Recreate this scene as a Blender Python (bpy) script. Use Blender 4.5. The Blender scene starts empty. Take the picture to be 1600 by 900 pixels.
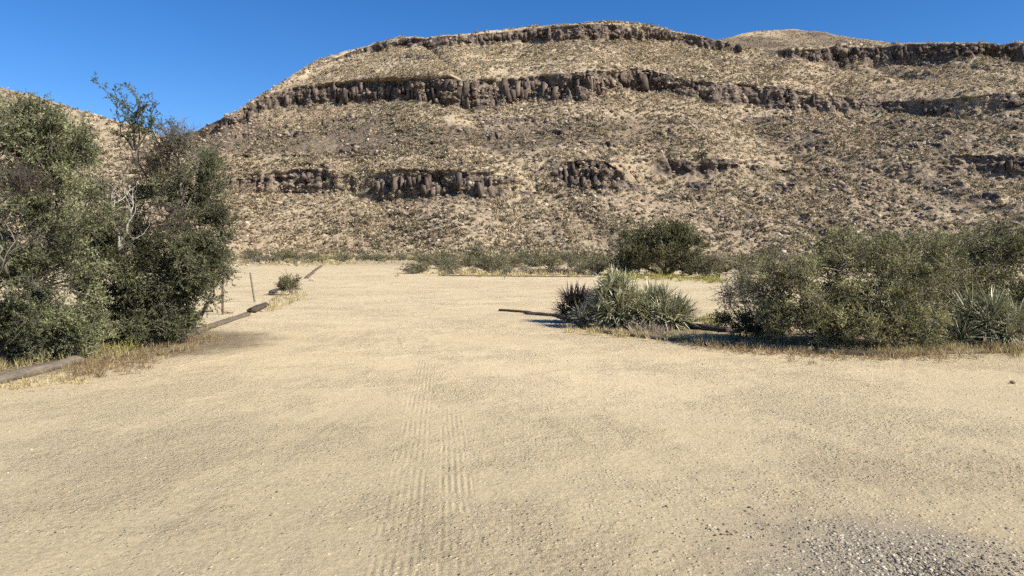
import bpy, math, random
import numpy as np
from mathutils import Vector

SC = bpy.context.scene
COL = SC.collection
R = math.radians

# ------------------------------------------------------------------ camera, sky, sun, exposure
EYE, F, HOR = 1.65, 1150.0, 390.0          # eye height (m); focal length and horizon row in a 1600 px wide frame
cam = bpy.data.cameras.new('camera')
cam.sensor_width = 36.0
cam.lens = 36.0 * F / 1600.0
cam.shift_y = -(450.0 - HOR) / 1600.0
cam.clip_start, cam.clip_end = 0.05, 6000.0
cam_o = bpy.data.objects.new('camera', cam)
cam_o.location = (0, 0, EYE)
cam_o.rotation_euler = (R(90), 0, 0)
COL.objects.link(cam_o)
SC.camera = cam_o

SUN_AZ, SUN_EL = R(118), R(39)             # clockwise from +Y (the view direction): right and behind the camera
world = bpy.data.worlds.new('World')
SC.world = world
world.use_nodes = True
wn, wl = world.node_tree.nodes, world.node_tree.links
wn.clear()
sky = wn.new('ShaderNodeTexSky')
sky.sky_type = 'NISHITA'
sky.sun_disc = False
sky.sun_elevation = SUN_EL
sky.sun_rotation = SUN_AZ
sky.altitude = 1300
sky.air_density = 1.0
sky.dust_density = 0.0
sky.ozone_density = 5.0
bg = wn.new('ShaderNodeBackground')
bg.inputs[1].default_value = 0.084
wo = wn.new('ShaderNodeOutputWorld')
sat = wn.new('ShaderNodeHueSaturation')
sat.inputs['Saturation'].default_value = 1.25
sat.inputs['Hue'].default_value = 0.507
wl.new(sky.outputs[0], sat.inputs['Color'])
wl.new(sat.outputs[0], bg.inputs[0])
wl.new(bg.outputs[0], wo.inputs[0])

sun = bpy.data.lights.new('sun', 'SUN')
sun.energy = 4.9
sun.angle = R(0.53)
sun.color = (1.0, 0.94, 0.815)
sun_o = bpy.data.objects.new('sun', sun)
to_sun = Vector((math.sin(SUN_AZ) * math.cos(SUN_EL), math.cos(SUN_AZ) * math.cos(SUN_EL), math.sin(SUN_EL)))
sun_o.rotation_euler = to_sun.to_track_quat('Z', 'Y').to_euler()
sun_o.location = (20, -20, 30)
COL.objects.link(sun_o)

SC.view_settings.view_transform = 'Standard'
SC.view_settings.look = 'None'
SC.view_settings.gamma = 1.0
SC.view_settings.exposure = 0.82
SC.view_settings.use_curve_mapping = False
SC.cycles.use_denoising = False
SC.cycles.use_light_tree = False
SC.cycles.adaptive_threshold = 0.02
SC.cycles.max_bounces = 4
SC.cycles.diffuse_bounces = 3
SC.cycles.transmission_bounces = 4
SC.cycles.transparent_max_bounces = 4

# ------------------------------------------------------------------ maths helpers
rng = np.random.default_rng(7)


def G(px, py):
    """point of the flat ground seen at a pixel of the photograph"""
    Y = EYE * F / (py - HOR)
    return np.array([(px - 800) / F * Y, Y, 0.0])


def W(px, py, Y):
    """point at depth Y seen at a pixel of the photograph"""
    return np.array([(px - 800) / F * Y, Y, EYE - (py - HOR) / F * Y])


def _hash(ix, iy, iz, seed):
    with np.errstate(over='ignore'):
        h = (ix.astype(np.uint32) * np.uint32(374761393) + iy.astype(np.uint32) * np.uint32(668265263)
             + iz.astype(np.uint32) * np.uint32(2147483647) + np.uint32((seed * 974634541 + 13) & 0xffffffff))
        h = (h ^ (h >> np.uint32(13))) * np.uint32(1274126177)
        h = (h ^ (h >> np.uint32(16))) * np.uint32(2246822519)
        h = h ^ (h >> np.uint32(15))
    return h.astype(np.float64) / 4294967295.0


def vnoise(x, y, z=None, seed=0):
    """smooth value noise, -1..1"""
    x = np.asarray(x, float)
    y = np.broadcast_to(np.asarray(y, float), x.shape)
    z = np.zeros_like(x) if z is None else np.broadcast_to(np.asarray(z, float), x.shape)
    fx, fy, fz = np.floor(x), np.floor(y), np.floor(z)
    ix, iy, iz = fx.astype(np.int64), fy.astype(np.int64), fz.astype(np.int64)
    tx, ty, tz = x - fx, y - fy, z - fz
    tx, ty, tz = [t * t * (3 - 2 * t) for t in (tx, ty, tz)]
    out = 0
    for a in (0, 1):
        wa = tx if a else 1 - tx
        for b in (0, 1):
            wb = ty if b else 1 - ty
            for c in (0, 1):
                wc = tz if c else 1 - tz
                out = out + wa * wb * wc * _hash(ix + a, iy + b, iz + c, seed)
    return out * 2 - 1


def fbm(x, y, z=None, oct=4, seed=0, gain=0.5):
    s, a, n = 0, 1.0, 0
    for o in range(oct):
        k = 2.03 ** o
        s = s + a * vnoise(np.asarray(x) * k, np.asarray(y) * k, None if z is None else np.asarray(z) * k, seed + 17 * o)
        n += a
        a *= gain
    return s / n


def sstep(a, b, x):
    t = np.clip((x - a) / (b - a), 0, 1)
    return t * t * (3 - 2 * t)


def unit(v):
    return v / np.maximum(np.linalg.norm(v, axis=-1, keepdims=True), 1e-9)


def rdirs(n, r=rng):
    return unit(r.normal(size=(n, 3)))


# ------------------------------------------------------------------ mesh builder
class MB:
    """collects points and faces (quads, triangles) with a material slot and a tint, and links them as ONE mesh"""

    def __init__(self):
        self.v, self.q, self.t, self.tint, self.n = [], [], [], [], 0

    def add(self, v, quads=None, tris=None, slot=0, tint=0.5):
        v = np.asarray(v, float).reshape(-1, 3)
        if quads is not None and len(quads):
            f = np.asarray(quads, np.int64) + self.n
            self.q.append((f, np.full(len(f), slot)))
        if tris is not None and len(tris):
            f = np.asarray(tris, np.int64) + self.n
            self.t.append((f, np.full(len(f), slot)))
        self.tint.append(np.broadcast_to(np.asarray(tint, float), (len(v),)))
        self.v.append(v)
        self.n += len(v)

    def mesh(self, name, mats, smooth=True):
        me = bpy.data.meshes.new(name)
        v = np.concatenate(self.v)
        loops, start, sl, k = [], [], [], 0
        for lst, w in ((self.q, 4), (self.t, 3)):
            for f, s in lst:
                loops.append(f.reshape(-1))
                start.append(np.arange(len(f)) * w + k)
                k += len(f) * w
                sl.append(s)
        loops, start, sl = np.concatenate(loops), np.concatenate(start), np.concatenate(sl)
        me.vertices.add(len(v))
        me.vertices.foreach_set('co', v.reshape(-1).astype(np.float32))
        me.loops.add(len(loops))
        me.loops.foreach_set('vertex_index', loops.astype(np.int32))
        me.polygons.add(len(start))
        me.polygons.foreach_set('loop_start', start.astype(np.int32))
        me.polygons.foreach_set('material_index', sl.astype(np.int32))
        if smooth:
            me.polygons.foreach_set('use_smooth', np.ones(len(start), bool))
        at = me.attributes.new('tint', 'FLOAT', 'POINT')
        at.data.foreach_set('value', np.concatenate(self.tint).astype(np.float32))
        for m in mats:
            me.materials.append(m)
        me.update(calc_edges=True)
        me.validate()
        return me

    def build(self, name, mats, parent=None, smooth=True):
        return link(name, self.mesh(name, mats if isinstance(mats, list) else [mats], smooth), parent)


def link(name, data, parent=None):
    o = bpy.data.objects.new(name, data)
    COL.objects.link(o)
    if parent is not None:
        o.parent = parent
    return o


def tag(o, label=None, cat=None, group=None, kind=None):
    for k, val in (('label', label), ('category', cat), ('group', group), ('kind', kind)):
        if val:
            o[k] = val
    return o


def empty(name, loc):
    o = link(name, None)
    o.location = tuple(loc)
    o.empty_display_size = 0.2
    return o


def tube(mb, pts, rad, k=6, slot=0, tint=0.5, rough=0.0, cap=True, seed=0):
    pts = np.asarray(pts, float)
    n = len(pts)
    rad = np.broadcast_to(np.asarray(rad, float), (n,))
    tan = unit(np.gradient(pts, axis=0))
    ref = np.array([0.0, 0, 1]) if abs(tan[:, 2]).mean() < 0.8 else np.array([1.0, 0, 0])
    a = unit(np.cross(tan, ref))
    b = np.cross(tan, a)
    th = np.arange(k) / k * 2 * math.pi
    rr = rad[:, None] * np.ones((1, k))
    if rough:
        r_ = np.random.default_rng(seed)
        prof = 1 + rough * r_.normal(size=k)
        rr = rr * prof[None, :] * (1 + rough * 0.5 * r_.normal(size=(n, k)))
    v = pts[:, None, :] + rr[..., None] * (np.cos(th)[None, :, None] * a[:, None, :] + np.sin(th)[None, :, None] * b[:, None, :])
    i = np.arange(n - 1)[:, None] * k
    j = np.arange(k)[None, :]
    j2 = (j + 1) % k
    q = np.stack([i + j, i + j2, i + k + j2, i + k + j], -1).reshape(-1, 4)
    v = v.reshape(-1, 3)
    tris = None
    if cap:
        v = np.vstack([v, pts[0], pts[-1]])
        jj = np.arange(k)
        t0 = np.stack([(jj + 1) % k, jj, np.full(k, n * k)], -1)
        t1 = np.stack([(n - 1) * k + jj, (n - 1) * k + (jj + 1) % k, np.full(k, n * k + 1)], -1)
        tris = np.vstack([t0, t1])
    mb.add(v, q, tris, slot, tint)


def twigs(mb, p0, p1, r0, r1, slot=0, tint=0.5):
    """many thin three-sided twigs at once"""
    n = len(p0)
    d = unit(p1 - p0)
    ref = np.where(np.abs(d[:, 2:3]) < 0.9, np.array([[0, 0, 1.0]]), np.array([[1.0, 0, 0]]))
    a = unit(np.cross(d, ref))
    b = np.cross(d, a)
    v = np.empty((n, 6, 3))
    for k in range(3):
        th = 2 * math.pi * k / 3
        off = math.cos(th) * a + math.sin(th) * b
        v[:, k] = p0 + off * np.reshape(r0, (-1, 1))
        v[:, 3 + k] = p1 + off * np.reshape(r1, (-1, 1))
    base = np.arange(n)[:, None] * 6
    q = np.concatenate([base + np.array([[k, (k + 1) % 3, 3 + (k + 1) % 3, 3 + k]]) for k in range(3)])
    mb.add(v.reshape(-1, 3), q, None, slot, np.repeat(np.broadcast_to(tint, (n,)), 6))


def leaves(mb, p, d, length, width, slot=0, tint=0.5, r=rng):
    """many pointed leaf blades at once"""
    n = len(p)
    d = unit(d)
    side = unit(np.cross(d, rdirs(n, r)))
    nor = np.cross(side, d)
    L = np.reshape(np.broadcast_to(length, (n,)), (-1, 1))
    w = np.reshape(np.broadcast_to(width, (n,)), (-1, 1))
    v = np.empty((n, 4, 3))
    v[:, 0] = p
    v[:, 1] = p + d * L * 0.5 + side * w * 0.5 + nor * L * 0.06
    v[:, 2] = p + d * L
    v[:, 3] = p + d * L * 0.5 - side * w * 0.5 + nor * L * 0.06
    mb.add(v.reshape(-1, 3), np.arange(n * 4).reshape(n, 4), None, slot, np.repeat(np.broadcast_to(tint, (n,)), 4))


# ------------------------------------------------------------------ materials
MATS = {}


def newmat(name):
    m = bpy.data.materials.new(name)
    m.use_nodes = True
    nt = m.node_tree
    nt.nodes.clear()
    out = nt.nodes.new('ShaderNodeOutputMaterial')
    MATS[name] = m
    return m, nt, out


class NT:
    def __init__(self, nt):
        self.nt = nt

    def n(self, typ, **kw):
        x = self.nt.nodes.new(typ)
        for k, v in kw.items():
            setattr(x, k, v)
        return x

    def l(self, a, b):
        self.nt.links.new(a, b)

    def math(self, op, a, b=None, clamp=False):
        x = self.n('ShaderNodeMath', operation=op, use_clamp=clamp)
        for i, s in enumerate((a, b)):
            if s is None:
                continue
            if isinstance(s, (int, float)):
                x.inputs[i].default_value = s
            else:
                self.l(s, x.inputs[i])
        return x.outputs[0]

    def noise(self, vec, scale, detail=4, rough=0.6):
        x = self.n('ShaderNodeTexNoise')
        x.inputs['Scale'].default_value = scale
        x.inputs['Detail'].default_value = detail
        x.inputs['Roughness'].default_value = rough
        if vec is not None:
            self.l(vec, x.inputs['Vector'])
        return x.outputs[0]

    def ramp(self, fac, stops):
        x = self.n('ShaderNodeValToRGB')
        e = x.color_ramp.elements
        while len(e) < len(stops):
            e.new(0.5)
        for i, (p, c) in enumerate(stops):
            e[i].position = p
            e[i].color = (*c, 1) if len(c) == 3 else c
        self.l(fac, x.inputs[0])
        return x.outputs[0]

    def mix(self, fac, a, b, blend='MIX'):
        x = self.n('ShaderNodeMix', data_type='RGBA', blend_type=blend)
        for s, i in ((fac, 0), (a, 6), (b, 7)):
            if isinstance(s, (int, float)):
                x.inputs[i].default_value = s
            elif isinstance(s, tuple):
                x.inputs[i].default_value = (*s, 1)
            else:
                self.l(s, x.inputs[i])
        return x.outputs[2]

    def mapr(self, v, a, b, c=0.0, d=1.0):
        x = self.n('ShaderNodeMapRange')
        x.interpolation_type = 'SMOOTHSTEP'
        self.l(v, x.inputs[0])
        for i, s in zip((1, 2, 3, 4), (a, b, c, d)):
            x.inputs[i].default_value = s
        return x.outputs[0]

    def principled(self, col, rough=0.9, spec=0.2, normal=None):
        x = self.n('ShaderNodeBsdfPrincipled')
        if isinstance(col, tuple):
            x.inputs['Base Color'].default_value = (*col, 1)
        else:
            self.l(col, x.inputs['Base Color'])
        x.inputs['Roughness'].default_value = rough
        x.inputs['Specular IOR Level'].default_value = spec
        if normal is not None:
            self.l(normal, x.inputs['Normal'])
        return x.outputs[0]

    def bump(self, h, dist, strength=1.0, normal=None):
        x = self.n('ShaderNodeBump')
        x.inputs['Distance'].default_value = dist
        x.inputs['Strength'].default_value = strength
        self.l(h, x.inputs['Height'])
        if normal is not None:
            self.l(normal, x.inputs['Normal'])
        return x.outputs[0]

    def attr(self, name):
        x = self.n('ShaderNodeAttribute', attribute_name=name)
        return x.outputs['Fac']


def leaf_mat(name, c0, c1, c2, trans=0.25, rough=0.6):
    """leaf colour runs from c0 to c2 with the tint of the leaf"""
    m, nt, out = newmat(name)
    N = NT(nt)
    col = N.ramp(N.attr('tint'), [(0.0, c0), (0.5, c1), (1.0, c2)])
    oi = N.n('ShaderNodeObjectInfo')
    hs = N.n('ShaderNodeHueSaturation')
    N.l(N.mapr(oi.outputs['Random'], 0, 1, 0.8, 1.2), hs.inputs['Value'])
    N.l(col, hs.inputs['Color'])
    p = N.principled(hs.outputs[0], rough, 0.25)
    t = N.n('ShaderNodeBsdfTranslucent')
    N.l(hs.outputs[0], t.inputs[0])
    mx = N.n('ShaderNodeMixShader')
    mx.inputs[0].default_value = trans
    N.l(p, mx.inputs[1])
    N.l(t.outputs[0], mx.inputs[2])
    N.l(mx.outputs[0], out.inputs[0])
    return m


def wood_mat(name, c0, c1, scale=14.0, along=1.0):
    m, nt, out = newmat(name)
    N = NT(nt)
    tc = N.n('ShaderNodeTexCoord').outputs['Object']
    mp = N.n('ShaderNodeMapping')
    mp.inputs['Scale'].default_value = (along, 1.0, 1.0)
    N.l(tc, mp.inputs[0])
    n1 = N.noise(mp.outputs[0], scale, 6, 0.7)
    n2 = N.noise(tc, scale * 0.25, 3, 0.5)
    f = N.math('ADD', N.math('MULTIPLY', n1, 0.65), N.math('MULTIPLY', n2, 0.35))
    col = N.ramp(f, [(0.3, c0), (0.7, c1)])
    N.l(N.principled(col, 0.9, 0.15, N.bump(n1, 0.02, 0.8)), out.inputs[0])
    return m


def rock_mat(name, c0, c1, scale=6.0):
    m, nt, out = newmat(name)
    N = NT(nt)
    tc = N.n('ShaderNodeTexCoord').outputs['Object']
    oi = N.n('ShaderNodeObjectInfo')
    ad = N.n('ShaderNodeVectorMath', operation='ADD')
    N.l(tc, ad.inputs[0])
    N.l(oi.outputs['Location'], ad.inputs[1])
    n1 = N.noise(ad.outputs[0], scale, 6, 0.7)
    col = N.ramp(n1, [(0.3, c0), (0.72, c1)])
    hs = N.n('ShaderNodeHueSaturation')
    N.l(N.mapr(oi.outputs['Random'], 0, 1, 0.65, 1.3), hs.inputs['Value'])
    N.l(col, hs.inputs['Color'])
    N.l(N.principled(hs.outputs[0], 0.92, 0.15, N.bump(n1, 0.05, 0.7)), out.inputs[0])
    return m


# leaves
M_TREE = leaf_mat('catclaw_leaf', (0.040, 0.048, 0.018), (0.138, 0.152, 0.064), (0.33, 0.335, 0.170))
M_FARTREE = leaf_mat('far_tree_leaf', (0.045, 0.048, 0.018), (0.105, 0.106, 0.042), (0.21, 0.20, 0.09))
M_BUSH = leaf_mat('creosote_leaf', (0.068, 0.072, 0.023), (0.20, 0.198, 0.070), (0.42, 0.39, 0.175))
M_OLIVE = leaf_mat('olive_shrub_leaf', (0.09, 0.085, 0.04), (0.165, 0.150, 0.070), (0.27, 0.24, 0.12))
M_SCRUB = leaf_mat('dark_scrub_leaf', (0.05, 0.050, 0.022), (0.11, 0.104, 0.046), (0.21, 0.19, 0.09))
M_SAGE = leaf_mat('sage_shrub_leaf', (0.11, 0.105, 0.075), (0.20, 0.19, 0.13), (0.31, 0.29, 0.19))
M_RUSSET = leaf_mat('russet_shrub_leaf', (0.10, 0.065, 0.05), (0.20, 0.14, 0.105), (0.32, 0.25, 0.18))
M_SLOPE_A = leaf_mat('slope_shrub_brown', (0.22, 0.17, 0.108), (0.37, 0.295, 0.187), (0.53, 0.435, 0.285))
M_SLOPE_B = leaf_mat('slope_shrub_olive', (0.175, 0.138, 0.088), (0.295, 0.236, 0.152), (0.44, 0.36, 0.235))
M_SLOPE_C = leaf_mat('slope_grass', (0.26, 0.202, 0.13), (0.42, 0.338, 0.22), (0.58, 0.48, 0.325))
M_STRAW = leaf_mat('dry_grass_blade', (0.24, 0.19, 0.08), (0.42, 0.34, 0.16), (0.60, 0.52, 0.28))
M_WEED = leaf_mat('dry_weed', (0.15, 0.10, 0.055), (0.32, 0.225, 0.12), (0.54, 0.43, 0.24))
M_GREENGRASS = leaf_mat('yellow_green_grass', (0.16, 0.15, 0.04), (0.30, 0.28, 0.07), (0.48, 0.43, 0.13))
M_YUCCA = leaf_mat('yucca_blade', (0.12, 0.122, 0.065), (0.30, 0.295, 0.17), (0.56, 0.53, 0.35), trans=0.08, rough=0.45)
M_YUCDEAD = leaf_mat('dead_yucca_blade', (0.10, 0.075, 0.055), (0.24, 0.19, 0.14), (0.42, 0.35, 0.25), trans=0.05)
M_YUCDARK = leaf_mat('dark_shaded_blade', (0.035, 0.022, 0.022), (0.075, 0.050, 0.047), (0.20, 0.16, 0.12), trans=0.05)  # dark yucca, with the shade of its taller neighbour put into the colour
# wood and rock
M_BARK = wood_mat('bark', (0.05, 0.04, 0.032), (0.15, 0.125, 0.10))
M_TWIG = wood_mat('twig', (0.10, 0.085, 0.07), (0.26, 0.23, 0.19))
M_DARKTWIG = wood_mat('dark_twig', (0.04, 0.03, 0.026), (0.12, 0.092, 0.078))
M_DEADWOOD = wood_mat('dead_wood', (0.26, 0.23, 0.20), (0.50, 0.46, 0.40))
M_LOG = wood_mat('weathered_log', (0.06, 0.048, 0.036), (0.21, 0.165, 0.12), 34.0, 0.09)
M_LOGGREY = wood_mat('grey_log', (0.05, 0.041, 0.031), (0.25, 0.210, 0.158), 34.0, 0.09)
M_LOGDARK = wood_mat('dark_log', (0.035, 0.028, 0.022), (0.115, 0.09, 0.068), 34.0, 0.09)
M_POST = wood_mat('post_wood', (0.09, 0.06, 0.045), (0.22, 0.15, 0.11))
M_POSTGREY = wood_mat('grey_post', (0.12, 0.11, 0.08), (0.25, 0.225, 0.17))
M_COLUMN = rock_mat('basalt', (0.042, 0.031, 0.027), (0.19, 0.145, 0.112), 2.6)
M_BOULDER = rock_mat('brown_boulder', (0.15, 0.113, 0.082), (0.39, 0.30, 0.215), 1.2)
M_PALEROCK = rock_mat('pale_rock', (0.30, 0.25, 0.18), (0.55, 0.47, 0.35), 3.0)
M_PEBBLE = rock_mat('pebble', (0.20, 0.165, 0.12), (0.46, 0.39, 0.29), 40.0)
M_GRAVEL = None


def tint_rock_mat(name, c0, c1, c2):
    m, nt, out = newmat(name)
    N = NT(nt)
    N.l(N.principled(N.ramp(N.attr('tint'), [(0, c0), (0.5, c1), (1, c2)]), 0.85, 0.25), out.inputs[0])
    return m


M_GRAVEL = tint_rock_mat('gravel_stone', (0.06, 0.050, 0.040), (0.26, 0.218, 0.165), (0.55, 0.48, 0.37))


def ground_mat():
    m, nt, out = newmat('sand')
    N = NT(nt)
    pos = N.n('ShaderNodeNewGeometry').outputs['Position']
    sep = N.n('ShaderNodeSeparateXYZ')
    N.l(pos, sep.inputs[0])
    X, Y = sep.outputs[0], sep.outputs[1]
    big = N.noise(pos, 0.16, 4, 0.55)
    mid = N.noise(pos, 1.3, 5, 0.65)
    fine = N.noise(pos, 22.0, 5, 0.75)
    grit = N.noise(pos, 95.0, 3, 0.8)
    base = N.ramp(big, [(0.32, (0.51, 0.400, 0.240)), (0.5, (0.57, 0.453, 0.278)), (0.68, (0.62, 0.497, 0.31))])
    base = N.mix(N.mapr(mid, 0.35, 0.68, 0.0, 0.5), base, (0.43, 0.345, 0.208))
    base = N.mix(N.mapr(N.noise(pos, 0.55, 5, 0.7), 0.50, 0.68, 0.0, 0.38), base, (0.36, 0.29, 0.185))
    base = N.mix(N.mapr(fine, 0.50, 0.72, 0.0, 0.75), base, (0.25, 0.205, 0.135))
    base = N.mix(N.mapr(grit, 0.54, 0.68, 0.0, 0.75), base, (0.17, 0.145, 0.105))
    base = N.mix(N.mapr(grit, 0.46, 0.34, 0.0, 0.65), base, (0.72, 0.61, 0.42))

    # coarser, greyer grit towards the viewer; the sand's view-angle darkening is coloured in too
    near_dim = N.math('MULTIPLY', N.mapr(N.math('ADD', Y, N.math('MULTIPLY', N.math('SUBTRACT', mid, 0.5), 5.0)), 3.0, 11.0, 1.0, 0.0), N.mapr(fine, 0.3, 0.62, 0.4, 0.85))
    base = N.mix(near_dim, base, (0.32, 0.26, 0.163))

    def disc(cx, cy, r0, r1, wob):
        dx = N.math('SUBTRACT', X, cx)
        dy = N.math('SUBTRACT', Y, cy)
        rr = N.math('SQRT', N.math('ADD', N.math('MULTIPLY', dx, dx), N.math('MULTIPLY', dy, dy)))
        rr = N.math('ADD', rr, N.math('MULTIPLY', N.math('SUBTRACT', mid, 0.5), wob))
        return N.mapr(rr, r0, r1, 1.0, 0.0)
    # grey gravel spilled at the near right
    gp = disc(1.95, 3.85, 0.2, 1.15, 1.5)
    grey = N.ramp(grit, [(0.38, (0.06, 0.050, 0.038)), (0.5, (0.19, 0.163, 0.125)), (0.62, (0.48, 0.41, 0.30))])
    base = N.mix(N.math('MULTIPLY', gp, 0.88), base, grey)
    # ground under the left thicket and the right bed: litter, with shade coloured in
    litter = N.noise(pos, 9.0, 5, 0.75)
    litter_shade_col = N.ramp(litter, [(0.35, (0.09, 0.066, 0.042)), (0.55, (0.19, 0.145, 0.09)), (0.7, (0.38, 0.30, 0.18))])
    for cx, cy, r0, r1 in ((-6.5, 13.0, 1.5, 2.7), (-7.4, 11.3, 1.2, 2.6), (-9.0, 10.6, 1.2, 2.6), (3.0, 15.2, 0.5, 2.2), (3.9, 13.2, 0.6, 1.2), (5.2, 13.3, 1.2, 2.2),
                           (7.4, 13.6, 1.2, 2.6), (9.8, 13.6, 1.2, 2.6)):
        base = N.mix(N.math('MULTIPLY', disc(cx, cy, r0, r1, 1.6), 0.92), base, litter_shade_col)
    # scrub flat beyond the lot: paler and stony
    edge = N.math('ADD', Y, N.math('MULTIPLY', N.math('SUBTRACT', big, 0.5), 20))
    scr = N.ramp(N.noise(pos, 0.9, 5, 0.7), [(0.33, (0.20, 0.15, 0.095)), (0.5, (0.35, 0.275, 0.175)), (0.66, (0.50, 0.41, 0.27))])
    base = N.mix(N.mapr(edge, 66, 88, 0, 0.9), base, scr)

    # relief: grit, footprints, and wheel tracks pressed into the sand
    h = N.math('ADD', N.math('MULTIPLY', fine, 0.020), N.math('MULTIPLY', grit, 0.007))
    h = N.math('ADD', h, N.math('MULTIPLY', mid, 0.019))
    foot = N.noise(pos, 5.5, 3, 0.55)
    h = N.math('ADD', h, N.math('MULTIPLY', foot, 0.021))
    brk = N.mapr(N.noise(pos, 2.6, 4, 0.65), 0.38, 0.60, 0.0, 1.0)

    def track(u, half, per, depth, y0, y1):
        """u: signed metres from the track's middle line"""
        msk = N.mapr(N.math('ABSOLUTE', u), half * 0.85, half, 1.0, 0.0)
        msk = N.math('MULTIPLY', msk, N.math('MULTIPLY', N.mapr(Y, y1 * 0.72, y1, 1, 0), N.mapr(Y, y0, y0 * 1.25 + 0.01, 0, 1)))
        msk = N.math('MULTIPLY', msk, brk)
        rib = N.math('SINE', N.math('MULTIPLY', u, 2 * math.pi / per))
        return N.math('MULTIPLY', N.math('MULTIPLY', N.math('ADD', rib, -0.4), msk), depth)
    # small stones half buried in the sand, thicker on the right and in stony patches
    vo = N.n('ShaderNodeTexVoronoi')
    vo.inputs['Scale'].default_value = 30.0
    N.l(pos, vo.inputs['Vector'])
    sepc = N.n('ShaderNodeSeparateColor')
    N.l(vo.outputs['Color'], sepc.inputs[0])
    stony = N.math('ADD', N.mapr(N.noise(pos, 1.1, 4, 0.65), 0.42, 0.62, 0.12, 0.55), N.mapr(X, -1.0, 5.0, 0.0, 0.22))
    is_st = N.mapr(N.math('SUBTRACT', stony, sepc.outputs[0]), 0.0, 0.03, 0.0, 1.0)
    dome = N.math('MULTIPLY', N.mapr(vo.outputs['Distance'], 0.12, 0.42, 1.0, 0.0), is_st)
    h = N.math('ADD', h, N.math('MULTIPLY', dome, 0.011))
    stc = N.ramp(sepc.outputs[1], [(0.0, (0.20, 0.165, 0.115)), (0.5, (0.43, 0.35, 0.23)), (1.0, (0.66, 0.56, 0.40))])
    base = N.mix(N.math('MULTIPLY', N.mapr(dome, 0.25, 0.6, 0.0, 1.0), 0.75), base, stc)
    # packed and loose patches
    packed = N.mapr(N.noise(pos, 0.42, 4, 0.6), 0.42, 0.60, 0.45, 1.15)
    h = N.math('MULTIPLY', h, packed)
    line = N.math('ADD', X, N.math('MULTIPLY', Y, 0.093))
    wob = N.math('MULTIPLY', N.math('SUBTRACT', N.noise(pos, 0.5, 1, 0.5), 0.5), 0.05)
    line = N.math('ADD', line, wob)
    tr = N.math('ADD', track(N.math('ADD', line, 0.265), 0.15, 0.047, 0.0017, 0.1, 13), track(N.math('SUBTRACT', line, 0.085), 0.13, 0.045, 0.0022, 0.1, 8.5))
    for cx, cy, r, half, y0, y1 in ((-16.0, -3.0, 18.6, 0.12, 6.0, 16), (-16.0, -3.0, 20.1, 0.12, 6.0, 16), (17.0, 26.0, 19.6, 0.13, 5.0, 40),
                                    (17.0, 26.0, 21.1, 0.13, 5.0, 40), (-28.0, 10, 24.3, 0.14, 6, 34), (-28.0, 10, 25.8, 0.14, 6, 34)):
        dx = N.math('SUBTRACT', X, cx)
        dy = N.math('SUBTRACT', Y, cy)
        rr = N.math('SQRT', N.math('ADD', N.math('MULTIPLY', dx, dx), N.math('MULTIPLY', dy, dy)))
        rr = N.math('ADD', rr, wob)
        tr = N.math('ADD', tr, track(N.math('SUBTRACT', rr, r), half, 0.06, 0.0011, y0, y1))
    # older runs sweeping towards the road at the far left: flat pressed bands with low shoulders
    runs = None
    for a0, b0, c0 in ((0.9, -0.235, 0.0), (2.4, -0.242, 0.0), (4.6, -0.52, 0.0062), (6.1, -0.54, 0.0062), (-4.6, 0.26, -0.011), (-3.1, 0.25, -0.011)):
        cx = N.math('ADD', N.math('MULTIPLY', Y, b0), a0)
        cx = N.math('ADD', cx, N.math('MULTIPLY', N.math('MULTIPLY', Y, Y), c0))
        u = N.math('ABSOLUTE', N.math('ADD', N.math('SUBTRACT', X, cx), N.math('MULTIPLY', wob, 3.0)))
        b = N.mapr(u, 0.13, 0.22, 1.0, 0.0)
        runs = b if runs is None else N.math('MAXIMUM', runs, b)
    runs = N.math('MULTIPLY', runs, N.mapr(N.noise(pos, 0.8, 4, 0.6), 0.36, 0.56, 0.0, 1.0))
    h = N.math('MULTIPLY', h, N.math('SUBTRACT', 1.0, N.math('MULTIPLY', runs, 0.18)))
    h = N.math('ADD', h, N.math('MULTIPLY', runs, -0.0006))
    base = N.mix(N.math('MULTIPLY', runs, 0.04), base, (0.60, 0.485, 0.305))
    h = N.math('ADD', h, tr)
    nrm = N.bump(h, 1.0, 1.0)
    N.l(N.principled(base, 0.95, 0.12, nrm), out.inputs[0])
    return m


M_SAND = ground_mat()


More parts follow.
